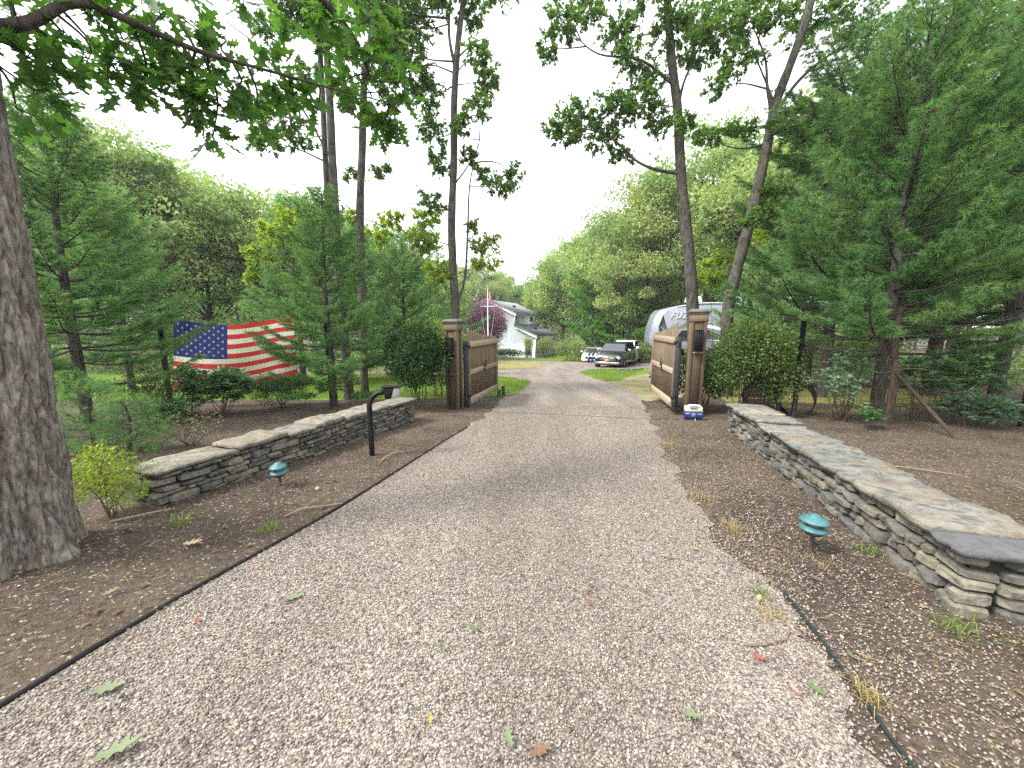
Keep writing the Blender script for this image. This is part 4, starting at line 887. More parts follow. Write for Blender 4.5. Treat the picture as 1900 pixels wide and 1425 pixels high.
# the wood behind them all: one mass
rw = np.random.default_rng(55); wl = MB(); wt = MB()
for q in range(150):
    a = rw.uniform(-1.15, 1.15); d = rw.uniform(70, 110) if abs(a) < .25 else rw.uniform(48, 95)
    if abs(a) < .13: d = rw.uniform(88, 120)
    x, y = d * math.sin(a), d * math.cos(a); H = rw.uniform(9, 14) if abs(a) > .2 else rw.uniform(10, 13.5); z0 = gz(y)
    wt.tube([(x, y, z0), (x, y, z0 + H * .7)], [.2, .08], 6, False)
    n = 1100; u = nrmz(rw.normal(0, 1, (n, 3))) * (rw.uniform(.1, 1, n) ** .45)[:, None]; lump = 1 + .22 * np.sin(u[:, :1] * 7 + q) * np.cos(u[:, 1:2] * 6 + q * 2) + .15 * np.sin(u[:, 2:] * 9 + q)
    P = np.array([x, y, z0 + H * .55]) + u * lump * np.array([H * .36, H * .36, H * .48])
    leaves(wl, rw, P, nrmz(u + rw.normal(0, .6, (n, 3))), .46, LEAFQ, rw.uniform(0, .5) + rw.uniform(0, .5, n), .6, .7)
wo_ = obj('woodland', wl, MT['dec_c']); tag(wo_, 'distant wood closing off the view behind the trees', 'woodland', kind='stuff')
wo2 = obj('woodland_trunks', wt, MT['bark_oak']); tag(wo2, 'trunks of the distant wood', 'woodland', kind='stuff')
# dark undergrowth along the wood's edge
us = MB(); ru = np.random.default_rng(91)
for q in range(150):
    sd = ru.random()
    if sd < .45: px, Y = ru.uniform(-150, 820), ru.uniform(21, 30)
    elif sd < .75: px, Y = ru.uniform(1060, 1500), ru.uniform(33, 44)
    else: px, Y = ru.uniform(1480, 2300), ru.uniform(13.5, 22)
    if 5 < (px - 950) / 714 * Y < 10 and Y < 39 and 1060 < px < 1210: Y = ru.uniform(40, 46)
    x = (px - 950) / 714 * Y; n = 320; s = ru.uniform(.8, 1.7); u = nrmz(ru.normal(0, 1, (n, 3))) * (ru.uniform(.2, 1, n) ** .5)[:, None]; u[:, 2] = np.abs(u[:, 2])
    leaves(us, ru, np.array([x, Y, gz(Y)]) + u * np.array([s * 1.2, s, s * 1.25]), nrmz(u + ru.normal(0, .5, (n, 3))), .17, LEAFQ, ru.uniform(0, .4) + ru.uniform(0, .6, n), .6, .6)
tag(obj('undergrowth', us, MT['dec_c']), 'green undergrowth along the foot of the woods', 'undergrowth', kind='stuff')

# ------------------------------------------------------------------ oaks round the gate: trunks surveyed, leaf sprays on limbs
def spray(wood, lf, rg, start, c, rad, n_tw, per, size, shape, tone, tw_r=.005):
    """a limb from start to c, twigs filling the ellipsoid rad, leaves on the twigs"""
    c = np.array(c); mid = (np.array(start) + c) / 2 + rg.normal(0, .08, 3) * np.linalg.norm(c - start) + np.array([0, 0, -.03])
    L = np.linalg.norm(c - start); wood.tube(curve([start, mid, c], 8), np.linspace(min(.035, .010 + .012 * L), tw_r * 1.3, 8), 5, False)
    for q in range(n_tw):
        d = nrmz(rg.normal(0, 1, 3)) * rg.uniform(.3, 1) ** .6; e = c + d * rad; s0 = c + d * rad * .1
        bend = (s0 + e) / 2 + rg.normal(0, .06, 3) * np.mean(rad); tw = curve([s0, bend, e], 6); wood.tube(tw, np.linspace(tw_r, tw_r * .35, 6), 3, False)
        dr = nrmz(e - bend); k = per; w = rg.uniform(.25, 1.0, k) ** .7
        P = np.stack([np.interp(w, np.linspace(0, 1, 6), tw[:, i]) for i in range(3)], 1) + rg.normal(0, size * .22, (k, 3))
        D = nrmz(dr[None] * .7 + rg.normal(0, .75, (k, 3)) + np.array([0, 0, -.18]))
        leaves(lf, rg, P, D, size, shape, tone + rg.normal(0, .16, k), .9, .55)
def oak(name, label, trunkpx, Y, radii, clusters, seed, mat='oak_a', bark='bark_oak', extra=(), size=.112, dens_=1.1, base=None, tone=.42, cat='oak tree', trunk3=None):
    rg = np.random.default_rng(seed)
    tp = curve([W(a, b, Y + (dy if True else 0)) for a, b, dy in trunkpx], 34) if trunk3 is None else np.array(trunk3)
    b0 = tp[0].copy(); b0[2] = gz(b0[1]) - .05; wood = MB(); lf = MB()
    if tp[0][2] > b0[2]: tp = np.vstack([b0, tp])
    n = len(tp); rr = np.interp(np.linspace(0, 1, n), np.linspace(0, 1, len(radii)), radii); rr = rr * (1 + .05 * np.sin(np.arange(n) * 2.1) + .03 * np.sin(np.arange(n) * 5.3))
    rr *= .80; rr[:2] *= 1.25; wood.tube(tp, rr, 14)
    limbs = [tp]
    for px, r0, r1 in extra:
        lp = curve([W(a, b, Y + dy) for a, b, dy in px], 16); wood.tube(lp, np.linspace(r0, r1, 16), 8); limbs.append(lp)
    for cl in clusters:
        px, py, rx, ry = cl[:4]; dy = cl[4] if len(cl) > 4 else rg.uniform(-.9, .9); tn = cl[5] if len(cl) > 5 else tone
        c = W(px, py, Y + dy); m = (Y + dy) / 714.0; rad = np.array([rx * m, (rx + ry) * .5 * m, ry * m])
        allp = np.vstack([l[max(2, len(l) // 5):] for l in limbs]); dd = np.linalg.norm(allp - c, axis=1) + np.where(allp[:, 2] > c[2] + .1, .8, 0)
        st = allp[np.argmin(dd)]
        vol = rx * ry * m * m; ntw = max(5, int(75 * vol * dens_ + 6))
        spray(wood, lf, rg, st, c, rad, ntw, 20, size, LEAFO, tn)
    root = thing(name, label, cat, b0, 0)
    obj('trunk', wood, MT[bark], root, True, off=b0); obj('crown', lf, MT[mat], root, off=b0); return root
oak('oak_tree', 'slim oak behind the left gate leaf with leaves up its trunk', [(846, 735, 0), (845, 580, 0), (838, 430, 0), (842, 300, 0), (843, 180, 0), (852, 60, 0), (870, -60, 0)], 12.6, [.17, .155, .135, .115, .09],
 [(720, 40, 45, 40), (770, 50, 45, 45), (760, 125, 50, 40), (800, 175, 40, 38), (735, 95, 40, 35), (885, 105, 32, 28), (903, 150, 30, 34), (888, 200, 34, 28), (862, 232, 28, 24), (800, 245, 34, 32), (815, 300, 28, 28), (925, 345, 40, 26), (955, 325, 24, 22), (895, 322, 18, 16), (800, 375, 32, 26), (785, 440, 36, 34, 0, .85), (900, 455, 46, 20, 0, .85), (815, 515, 26, 26, 0, .9), (880, 25, 30, 26), (835, -10, 45, 35), (790, -30, 60, 35), (920, -40, 60, 40), (690, 0, 40, 40), (870, 290, 20, 18), (880, 420, 18, 16, 0, .8)], 201,
 extra=[([(842, 575, 0), (862, 520, -.2), (868, 420, -.3), (872, 340, -.3), (890, 260, -.3)], .045, .012), ([(845, 340, 0), (870, 305, 0), (890, 262, .1)], .03, .008), ([(846, 110, 0), (880, 80, 0), (915, 66, .1)], .03, .006), ([(845, 130, 0), (833, 60, .1), (838, -20, .3)], .05, .03)])
oak('oak_tree', 'left of the twin oaks beside the young pine, with forked trunk', [(649, 742, 0), (640, 640, 0), (630, 520, 0), (622, 400, 0), (617, 300, 0), (610, 150, 0), (600, 0, 0), (596, -60, 0)], 10.7, [.175, .15, .14, .125, .10, .085],
 [(560, 30, 50, 32), (590, 65, 40, 28), (500, 45, 46, 26), (525, 215, 50, 34), (495, 262, 46, 26), (470, 195, 40, 26), (560, 262, 34, 22), (620, 40, 40, 36), (640, 110, 36, 34), (540, -30, 80, 40), (640, -40, 60, 40), (575, 140, 30, 24)], 202,
 extra=[([(634, 560, 0), (612, 430, .15), (604, 300, .2), (597, 150, .3), (588, 0, .4), (584, -60, .4)], .085, .06), ([(617, 300, 0), (560, 200, -.2), (480, 90, -.4), (420, 40, -.5)], .03, .01)], size=.108)
oak('oak_tree', 'right of the twin oaks beside the young pine, single straight trunk', [(677, 735, 0), (672, 560, 0), (668, 400, 0), (672, 280, 0), (676, 150, 0), (691, 50, 0), (702, -60, 0)], 11.5, [.15, .14, .125, .105, .085],
 [(700, 130, 34, 30), (730, 170, 36, 30), (690, 220, 34, 24), (650, 190, 30, 26), (705, 318, 22, 16), (655, 325, 18, 14), (690, 30, 40, 30), (740, -10, 50, 34), (720, 70, 40, 36), (660, -30, 40, 30)], 203, size=.108)
oak('oak_tree', 'upright oak behind the right gate pillar with a long left limb', [(1287, 735, 0), (1285, 570, 0), (1278, 470, 0), (1270, 390, 0), (1262, 300, 0), (1258, 210, 0), (1245, 100, 0), (1238, 0, 0), (1232, -60, 0)], 12.2, [.23, .215, .19, .165, .14, .11],
 [(1080, 215, 60, 32, -.2), (1145, 205, 56, 38, -.2), (1055, 250, 44, 20, -.2), (1125, 262, 44, 24, -.1), (1185, 190, 50, 32, 0), (1025, 238, 26, 16, -.3), (1225, 225, 36, 28, 0), (1040, 40, 42, 34), (1018, 88, 22, 30), (1085, 20, 44, 26), (1150, 58, 46, 36), (1180, 105, 46, 30), (1205, 150, 38, 28), (1245, 55, 46, 46), (1290, 95, 38, 36), (1300, 35, 46, 42), (1275, 228, 26, 20), (1120, -30, 70, 34), (1210, -30, 60, 40), (1150, 290, 34, 16)], 204,
 extra=[([(1260, 322, 0), (1215, 314, -.1), (1180, 298, -.1), (1150, 268, -.2), (1110, 245, -.2)], .055, .018), ([(1252, 160, 0), (1190, 112, 0), (1110, 100, 0), (1060, 60, 0)], .045, .012), ([(1258, 200, 0), (1270, 150, .2), (1300, 80, .3)], .05, .015), ([(1285, 545, 0), (1262, 548, -.2)], .02, .006)], size=.112)
oak('oak_tree', 'leaning oak behind the right bush with long bare right branch', [(1345, 725, 0), (1350, 580, 0), (1370, 490, 0), (1394, 400, 0), (1410, 330, 0), (1425, 260, 0), (1440, 190, 0), (1470, 110, 0), (1500, 20, 0), (1515, -60, 0)], 11.2, [.20, .19, .17, .15, .125, .10],
 [(1340, 60, 54, 44), (1390, 40, 46, 36), (1370, 118, 46, 34), (1332, 160, 28, 22), (1440, 20, 46, 28), (1482, 60, 36, 28), (1540, 30, 46, 22), (1580, 58, 28, 18), (1330, 248, 54, 17), (1380, 238, 36, 18), (1460, 220, 36, 26), (1485, 248, 36, 22), (1430, 360, 36, 26, 0, .5), (1418, 392, 34, 20), (1400, 412, 30, 16), (1400, -30, 70, 36), (1520, -30, 60, 36), (1560, 215, 40, 26), (1305, 255, 22, 14)], 205,
 extra=[([(1442, 205, 0), (1480, 152, -.1), (1530, 108, -.1), (1582, 82, -.1), (1640, 68, -.1)], .05, .018), ([(1436, 230, 0), (1424, 165, -.1), (1420, 110, -.1), (1398, 50, -.1)], .05, .014), ([(1372, 425, 0), (1420, 402, -.1), (1450, 400, -.1)], .025, .008), ([(1440, 200, 0), (1412, 130, .1), (1390, 80, .1)], .03, .01)], size=.108)
# yellow-green saplings
def sapling(px, py0, Y, cl, label, seed, size=.13):
    oak('sapling', label, [(px, py0, 0), (px + 2, py0 - 80, 0), (px - 3, cl[0][1], 0)], Y, [.02, .012, .006], cl, seed, 'yellow_green', 'bark_oak', size=size, tone=.5, cat='sapling', dens_=.7)
sapling(545, 730, 13.0, [(545, 400, 40, 22), (520, 440, 40, 26), (480, 470, 34, 28), (465, 505, 24, 20), (575, 420, 34, 20), (500, 420, 24, 18)], 'yellow green oak sapling above the right end of the flag', 301)
sapling(715, 725, 13.6, [(715, 420, 28, 22), (700, 440, 26, 24), (735, 410, 20, 18), (650, 400, 20, 20)], 'yellow green oak sapling just right of the twin oak trunks', 302)
sapling(798, 720, 14.0, [(795, 400, 34, 20), (800, 455, 30, 24), (812, 500, 34, 22), (780, 430, 30, 18), (900, 490, 40, 16)], 'yellow green sapling touching the left gate tree trunk', 303)
sapling(1320, 700, 15.0, [(1330, 520, 34, 26), (1345, 480, 26, 22), (1310, 500, 24, 26), (1400, 440, 30, 22)], 'yellow green sapling between the two right oak trunks', 304)

# ------------------------------------------------------------------ the big near oak at left
rb = np.random.default_rng(77); K, NZ = 170, 420
zc = np.linspace(-.15, 6.2, NZ); ang = np.linspace(0, 2 * PI, K, endpoint=False)
rad0 = np.interp(zc, [-.15, 0, .12, .35, .9, 2.0, 4.0, 6.2], [.44, .37, .335, .312, .292, .262, .23, .205])
BV = np.zeros((NZ, K, 3)); CR = np.zeros((NZ, K))
for i in range(NZ):
    for j in range(K):
        a = ang[j]; z = zc[i]; ca, sa = math.cos(a), math.sin(a)
        ridge = abs(mnoise.noise(Vector((ca * 5.2, sa * 5.2, z * .95 + 2)))) ; rid2 = mnoise.noise(Vector((ca * 13, sa * 13, z * 4.2)))
        flare = max(0, .5 - z) * .16 * math.sin(a * 5 + 1.2) if z < .5 else 0
        wz = .35 * mnoise.noise(Vector((ca * 3, sa * 3, z * 2.5)))
        vd = mnoise.voronoi(Vector((ca * 4.6 + wz, sa * 4.6 + wz, z * 1.7)))[0]; crack = max(0.0, 1 - (vd[1] - vd[0]) / .22)
        r_ = rad0[i] + flare * .55 - .028 * crack - .018 * max(0, .12 - ridge) / .12 + .006 * rid2 + .003 * mnoise.noise(Vector((ca * 40, sa * 40, z * 16))) + .012 * mnoise.noise(Vector((ca * 2, sa * 2, z * 1.5)))
        CR[i, j] = crack
        BV[i, j] = (r_ * ca + .03 * math.sin(z * .9) + .034 * max(0, z - .4), r_ * sa + .02 * z * .3, z)
bi = np.arange(NZ - 1)[:, None] * K; bj = np.arange(K)[None, :]; bj2 = (bj + 1) % K
TX, TY = -3.43, 2.44
big = thing('oak_tree', 'massive near oak trunk with lichen and overhanging lobed leaves at left', 'oak tree', (TX, TY, gz(TY) - .02), 0)
bt = MB().add(BV.reshape(-1, 3), Q=np.stack([bi + bj, bi + bj2, bi + K + bj2, bi + K + bj], -1).reshape(-1, 4), rnd=CR.ravel())
obj('trunk', bt, MT['bark_big'], big, True)
base = np.array([TX, TY, gz(TY) - .02]); wood = MB(); lf = MB()
limb = curve([np.array([TX + .1, TY + .05, 2.75]), W(-40, 70, 2.62), W(60, 40, 2.7), W(147, 4, 2.8), W(265, 50, 2.95), W(361, 92, 3.1), W(435, 114, 3.25), W(530, 140, 3.4), W(608, 162, 3.55), W(720, 190, 3.8)], 60)
wood.tube(limb, np.interp(np.linspace(0, 1, 60), [0, .12, .3, .5, .7, 1], [.07, .040, .028, .020, .012, .004]), 9)
limb2 = curve([np.array([TX, TY + .1, 3.6]), W(200, -150, 2.9), W(420, -90, 3.3), W(560, -30, 3.7), W(650, 60, 4.0), W(690, 150, 4.1)], 40); wood.tube(limb2, np.linspace(.08, .008, 40), 8)
def near_spray(px, py, rx, ry, Y, n_tw, per=6, size=.16, tone=.4):
    c = W(px, py, Y); m = Y / 714; allp = np.vstack([limb[6:], limb2[8:]]); st = allp[np.argmin(np.linalg.norm(allp - c, axis=1))]
    L = np.linalg.norm(c - st); rad = np.array([rx * m, (rx + ry) * .55 * m, ry * m])
    wood.tube(curve([st, (st + c) / 2 + rb.normal(0, .04, 3), c], 8), np.linspace(.010, .005, 8), 5, False)
    for q in range(n_tw):
        d = nrmz(rb.normal(0, 1, 3)) * rb.uniform(.2, 1) ** .6; e = c + d * rad; tw = curve([c + d * rad * .05, c + d * rad * .5 + rb.normal(0, .02, 3), e], 6); wood.tube(tw, np.linspace(.004, .0018, 6), 4, False)
        w_ = rb.uniform(.35, 1, per); P = np.stack([np.interp(w_, np.linspace(0, 1, 6), tw[:, i]) for i in range(3)], 1); dr = nrmz(e - c)
        for p in P:
            D = nrmz(dr * .6 + rb.normal(0, .7, 3) + np.array([0, 0, -.35])); s = size * rb.uniform(.7, 1.25); upv = np.array([0, 0, 1.0]) + rb.normal(0, .55, 3)
            sx = nrmz(np.cross(D, upv)); nn = np.cross(sx, D); V, T = oak_leaf(1.0, .18); V = np.array(V)
            lf.add(p + .02 * D + s * (V[:, :1] * sx + V[:, 1:2] * D + V[:, 2:] * nn), T=T, rnd=float(np.clip(tone + rb.normal(0, .2), 0, 1)))
NS = [(30, 30, 45, 32, 2.75, 9), (45, 110, 48, 40, 2.75, 11), (60, 165, 45, 28, 2.8, 8), (30, 200, 30, 40, 2.8, 6), (120, 60, 40, 30, 2.85, 6), (175, 40, 40, 26, 2.95, 8), (170, 95, 45, 28, 3.0, 10), (230, 75, 50, 34, 3.05, 12), (215, 130, 46, 30, 3.1, 10), (255, 165, 46, 28, 3.1, 10), (290, 110, 50, 38, 3.15, 14), (300, 35, 46, 30, 3.2, 8), (250, 10, 50, 24, 3.1, 8), (335, 165, 46, 34, 3.2, 14), (370, 210, 44, 34, 3.25, 13), (395, 255, 34, 22, 3.3, 7), (380, 130, 50, 36, 3.3, 14), (440, 165, 46, 38, 3.4, 13), (470, 215, 40, 30, 3.45, 9), (420, 75, 46, 26, 3.4, 8), (360, 50, 40, 22, 3.3, 6), (500, 130, 44, 36, 3.5, 10), (540, 175, 36, 30, 3.6, 9), (590, 200, 36, 30, 3.7, 8), (620, 40, 46, 38, 3.9, 14, ), (660, 95, 40, 40, 4.0, 14), (640, 150, 36, 30, 4.0, 10), (690, 180, 40, 32, 4.0, 13), (735, 205, 36, 34, 4.05, 12), (700, 240, 36, 22, 4.1, 9), (755, 150, 34, 36, 4.1, 10), (740, 90, 34, 34, 4.1, 9), (700, 20, 40, 28, 4.0, 9), (590, 100, 30, 30, 3.8, 6), (450, 20, 50, 24, 3.5, 8), (540, 20, 50, 26, 3.7, 9), (100, -40, 80, 40, 2.9, 10), (330, -50, 90, 40, 3.3, 10), (620, -50, 90, 40, 3.9, 10), (-60, 60, 60, 80, 2.7, 9)]
for s in NS: near_spray(s[0], s[1], s[2], s[3], s[4], max(2, int(s[5] * .48)))
obj('limb', wood, MT['bark_pine'], big, True, off=base); obj('crown', lf, MT['oak_dark'], big, off=base)  # limb in dark pine bark, its backlit silhouette put into the colour
print('tris so far', sum(len(m.polygons) for m in bpy.data.meshes))
# ------------------------------------------------------------------ shrubs
def shrub(name, label, cat, loc, rx, ry, h, n, size, mat, seed, stems=8, clear=.12, shape=LEAFQ, asp=.5, lumps=9, stem_r=.010, flat=.5, tone=(.0, .75), whorl=0, group=None, hollow=.35):
    rg = np.random.default_rng(seed); wood = MB(); lf = MB(); C = []
    for q in range(lumps):
        d = nrmz(rg.normal(0, 1, 3)); d[2] = abs(d[2]) * 1.0 - .15; C.append((np.array([d[0] * rx * .62, d[1] * ry * .62, h * (clear + (1 - clear) * (.42 + .42 * d[2]))]), rg.uniform(.34, .52)))
    for s in range(stems):
        c, _ = C[s % lumps]; b = np.array([rg.normal(0, rx * .12), rg.normal(0, ry * .12), -.05])
        p = curve([b, (b + c) * .5 + (rg.normal(0, rx * .12), rg.normal(0, ry * .12), 0), c, c * np.array([1.25, 1.25, 1.12])], 9); wood.tube(p, np.linspace(stem_r, stem_r * .3, 9), 5, False)
        for t in range(4):
            i = rg.integers(3, 8); e = p[i] + rg.normal(0, .22, 3) * np.array([rx, ry, h * .5]) + (0, 0, .08); wood.tube([p[i], (p[i] + e) / 2 + rg.normal(0, .02, 3), e], [stem_r * .45, stem_r * .3, stem_r * .15], 3, False)
    for c, s in C:
        m = n // lumps; u = nrmz(rg.normal(0, 1, (m, 3))) * (rg.uniform(hollow, 1.05, m) ** .6)[:, None]
        P = c + u * np.array([rx * s * 1.15, ry * s * 1.15, h * s * .62]); P[:, 2] = np.maximum(P[:, 2], h * clear * rg.uniform(.5, 1.1, m)); tn = rg.uniform(*tone)
        if whorl:
            for k in range(whorl):
                a = 2 * PI * k / whorl + rg.uniform(0, 1, m); D = np.stack([np.cos(a), np.sin(a), rg.uniform(.05, .7, m)], 1) + u * .5
                leaves(lf, rg, P, D, size, shape, tn + rg.uniform(0, .4, m), 1.0, asp)
        else: leaves(lf, rg, P, nrmz(u + rg.normal(0, .65, (m, 3))), size, shape, tn + rg.uniform(-.1, .4, m), flat, asp)
    x, y = loc; root = thing(name, label, cat, (x, y, ground_h(x, y)), 0, group)
    obj('stems', wood, MT['stem'], root, True); obj('foliage', lf, MT[mat], root); return root
shrub('bush', 'dark glossy bush against the left gate pillar', 'bush', (-2.15, 8.8), .78, .6, 1.9, 15000, .064, 'bush_dark', 401, 12, .10, tone=(0, .45))
shrub('bush', 'tall yellow green bush behind the dark glossy left bush', 'bush', (-2.2, 11.2), 1.1, .9, 2.35, 6500, .065, 'privet', 402, 10, .1, tone=(0, .4))
shrub('bush', 'mixed green and yellowing bush right of the right gate pillar', 'bush', (4.98, 8.0), 1.0, .62, 2.05, 17000, .060, 'bush_mid', 403, 14, .03, tone=(0, .5), lumps=17)
shrub('bush', 'dark bush filling the gap between the right pillar and its neighbour bush', 'bush', (4.45, 8.9), .6, .5, 1.6, 6000, .06, 'bush_dark', 404, 9, .05, tone=(0, .4))
shrub('rhododendron', 'glossy rhododendron below the left half of the flag', 'rhododendron', (-6.1, 8.0), .62, .5, .95, 380, .13, 'rhodo', 405, 9, .1, LEAFQ, .34, 7, whorl=6)
shrub('rhododendron', 'sparse tall rhododendron beside the left fence post', 'rhododendron', (-6.75, 7.95), .4, .35, 1.05, 190, .12, 'rhodo', 406, 7, .15, LEAFQ, .34, 6, whorl=6)
shrub('rhododendron', 'low rhododendron sprig in front of the left fence post', 'rhododendron', (-6.55, 7.2), .45, .35, .42, 130, .12, 'rhodo', 407, 5, .1, LEAFQ, .34, 5, whorl=6)
shrub('yew_bush', 'dark rounded yew bush below the right half of the flag', 'bush', (-5.55, 9.0), .72, .55, .88, 6500, .045, 'bush_dark', 408, 7, .06, tone=(0, .35), asp=.3)
shrub('dead_bush', 'dark half dead brush left of the fence post', 'bush', (-7.1, 7.55), .75, .6, 1.2, 1300, .05, 'bush_dark', 409, 60, .1, tone=(0, .25), stem_r=.006)
shrub('privet_shrub', 'small bright yellow green shrub at the foot of the big trunk', 'shrub', (-3.42, 3.12), .36, .3, .62, 2600, .030, 'privet', 410, 9, .06, tone=(.0, .6), stem_r=.005)
shrub('twiggy_shrub', 'sparse twiggy shrub behind the left stone wall', 'shrub', (-4.75, 5.45), .45, .4, .55, 330, .035, 'twiggy', 411, 22, .15, stem_r=.004)
shrub('laurel_bush', 'open blue green laurel in front of the low bare pine', 'shrub', (6.55, 7.45), .72, .55, 1.28, 270, .085, 'laurel', 412, 14, .3, LEAFQ, .36, 8, whorl=5, stem_r=.011)
shrub('laurel_sprout', 'small green leafy sprout beside the low bare pine trunk', 'shrub', (6.35, 6.75), .28, .25, .42, 70, .08, 'rhodo', 413, 5, .3, LEAFQ, .36, 4, whorl=5, stem_r=.006)
shrub('rhododendron', 'loose rhododendron beyond the timber brace at right', 'rhododendron', (8.15, 7.6), .62, .5, 1.25, 130, .16, 'rhodo', 414, 8, .35, LEAFQ, .30, 6, whorl=7)
shrub('rhododendron', 'tall loose rhododendron near the right fence post', 'rhododendron', (9.2, 7.7), .7, .5, 1.35, 150, .16, 'rhodo', 415, 8, .3, LEAFQ, .30, 6, whorl=7)
shrub('rhododendron', 'low pale rhododendron at the right edge before the fence', 'rhododendron', (8.6, 7.0), .6, .5, .6, 120, .15, 'laurel', 416, 7, .2, LEAFQ, .30, 6, whorl=7)
shrub('round_bush', 'rounded olive bush left of the parked white striped car', 'bush', (6.0, 38.4), 1.75, 1.3, 2.35, 4500, .15, 'dec_b', 417, 8, .04)
shrub('hedge', 'low clipped hedge along the front wall of the house', 'hedge', (-.9, 48.3), 3.0, .6, 1.15, 4500, .14, 'bush_mid', 418, 10, .02, lumps=16)
shrub('small_tree', 'small round crowned tree at the corner of the house', 'tree', (4.15, 47.2), 1.15, 1.0, 2.35, 1800, .13, 'dec_b', 419, 6, .5, stem_r=.04)
shrub('small_tree', 'small brownish tree in front of the house door', 'tree', (1.9, 48.0), .7, .7, 2.5, 1100, .13, 'dec_b', 420, 5, .4, stem_r=.03)
shrub('plum_tree', 'purple leaved tree in front of the white house', 'tree', (-2.75, 43.0), 2.35, 1.8, 6.6, 18000, .19, 'plum', 421, 10, .08, hollow=.1, lumps=20, stem_r=.06, tone=(0, .6))
shrub('bush', 'green shrub under the pines right of the dark car', 'bush', (12.6, 33), 2.2, 1.4, 2.2, 3500, .16, 'dec_c', 422, 6, .03)
shrub('bush', 'light green shrub beyond the right fence below the camper end', 'bush', (10.4, 14.2), 1.3, .9, 2.3, 5000, .10, 'dec_c', 423, 7, .03, lumps=12)
shrub('bush', 'light green shrub beyond the right fence, right of the low bare pine', 'bush', (12.9, 13.6), 1.4, .9, 2.2, 5000, .10, 'dec_a', 424, 7, .03, lumps=12)
shrub('bush', 'light green shrub beyond the right fence, close behind the fence post', 'bush', (8.6, 14.6), 1.0, .8, 2.0, 4000, .10, 'dec_a', 425, 7, .03, lumps=12)
sp_ = pine(.85, .5, 61, .05, 16, .10, .004, .13, .05, .05, r0=.02, sparse=1.4)
PS_ = mesh2(*sp_, 'bark_pine', 'pine_a', 'pine')
put_pine(PS_, None, 'knee high pine seedling right of the big trunk', (-5.05, 4.9), 0, 1.0, 'pine_seedling')
put_pine(PS_, None, 'small pine seedling behind the big trunk edge', (-5.6, 5.0), 2, 1.2, 'pine_seedling')
dp = thing('dead_pine', 'bare reddish dead pine trunk beside the low bare pine', 'dead tree', (6.95, 6.95, gz(6.95)), 0)
obj('trunk', MB().tube(curve([(0, 0, -.1), (.02, 0, .8), (-.02, .03, 1.5), (.01, .05, 2.3)], 14), np.linspace(.075, .035, 14), 10), bark_mat('red_dead_bark', [(.04, .028, .021), (.07, .05, .038), (.105, .08, .062)], (14, 14, 3)), dp, True)
dw = MB(); rdw = np.random.default_rng(5)
for q in range(26):
    z = rdw.uniform(.35, 2.2); a = rdw.uniform(0, 2 * PI); L = rdw.uniform(.35, 1.2); dw.tube(curve([(0, 0, z), (math.cos(a) * L * .5, math.sin(a) * L * .5, z + rdw.uniform(-.05, .1)), (math.cos(a + .2) * L, math.sin(a + .2) * L, z + rdw.uniform(-.25, .15))], 6), np.linspace(.011, .003, 6), 4, False)
obj('branches', dw, MT['stem'], dp, True)
# grass tufts and weeds beside the drive
def tuft(x, y, n, h, mat, label, seed, sp=.07):
    r = np.random.default_rng(seed); m = MB()
    for q in range(n):
        b = np.array([r.normal(0, sp * .5), r.normal(0, sp * .5), -.005]); a = r.uniform(0, 2 * PI); L = h * r.uniform(.5, 1.2); d = np.array([math.cos(a), math.sin(a), 0]); s = np.array([-d[1], d[0], 0]) * .0022
        p1 = b + d * L * .35 + (0, 0, L * .6); p2 = b + d * L * .95 + (0, 0, L * .55)
        m.add([b - s, b + s, p1 + s * .8, p1 - s * .8, p2], T=[[3, 2, 4]], Q=[[0, 1, 2, 3]], rnd=r.random())
    tag(obj('grass_tuft', m, MT[mat], loc=(x, y, ground_h(x, y))), label, 'grass tuft', 'grass tufts beside the drive')
tuft(1.80, 2.95, 70, .09, 'dry_grass', 'straw coloured grass tuft left of the right path lamp', 1, .09)
tuft(1.85, 3.6, 70, .09, 'dry_grass', 'straw coloured grass tuft on soil halfway along the right wall', 2, .12)
tuft(1.52, 1.42, 60, .085, 'dry_grass', 'straw coloured grass tuft at the lower right of the soil', 3, .05)
tuft(1.42, 1.92, 60, .07, 'dry_grass', 'flattened straw tuft beside the thin stick on the gravel', 4, .08)
tuft(2.32, 1.78, 60, .10, 'grass', 'green weeds at the near foot of the right wall', 5, .10)
tuft(-1.98, 2.92, 60, .10, 'grass', 'small green grass tuft on soil left of the edging', 6, .07)
tuft(-2.75, 3.0, 60, .09, 'grass', 'green weeds near the near end of the left wall', 7, .12)
tuft(2.35, 5.6, 70, .10, 'dry_grass', 'dry grass tuft at the right gravel edge before the gate', 8, .14)
tuft(1.5, 2.1, 40, .07, 'grass', 'thin green grass tuft at the right gravel edge', 9, .06)
tuft(2.15, 2.42, 40, .05, 'dry_grass', 'heap of dry brown leaves at the foot of the right path lamp', 10, .10)
tuft(2.55, 2.55, 50, .07, 'grass', 'green weeds between right path lamp and right wall', 11, .09)
def p_edge(P):
    L, Rr = lr(P); d = P[:, 0] - Rr; return np.exp(-np.abs(d - .12) / .22) * np.clip(.25 + 1.4 * patch(P, 1.3, 31.0), 0, 1)
GP = scatter(26000, 1.0, 4.2, 1.6, 11, p_edge); ngp = len(GP)
ga = rg.uniform(0, 2 * PI, ngp); gh = rg.uniform(.02, .07, ngp); gB = np.column_stack([GP, [ground_h(a, b) for a, b in GP]]); gS = np.stack([np.cos(ga), np.sin(ga), 0 * ga], 1) * .0018
gT = gB + np.column_stack([rg.normal(0, .7, ngp) * gh, rg.normal(0, .7, ngp) * gh, gh])
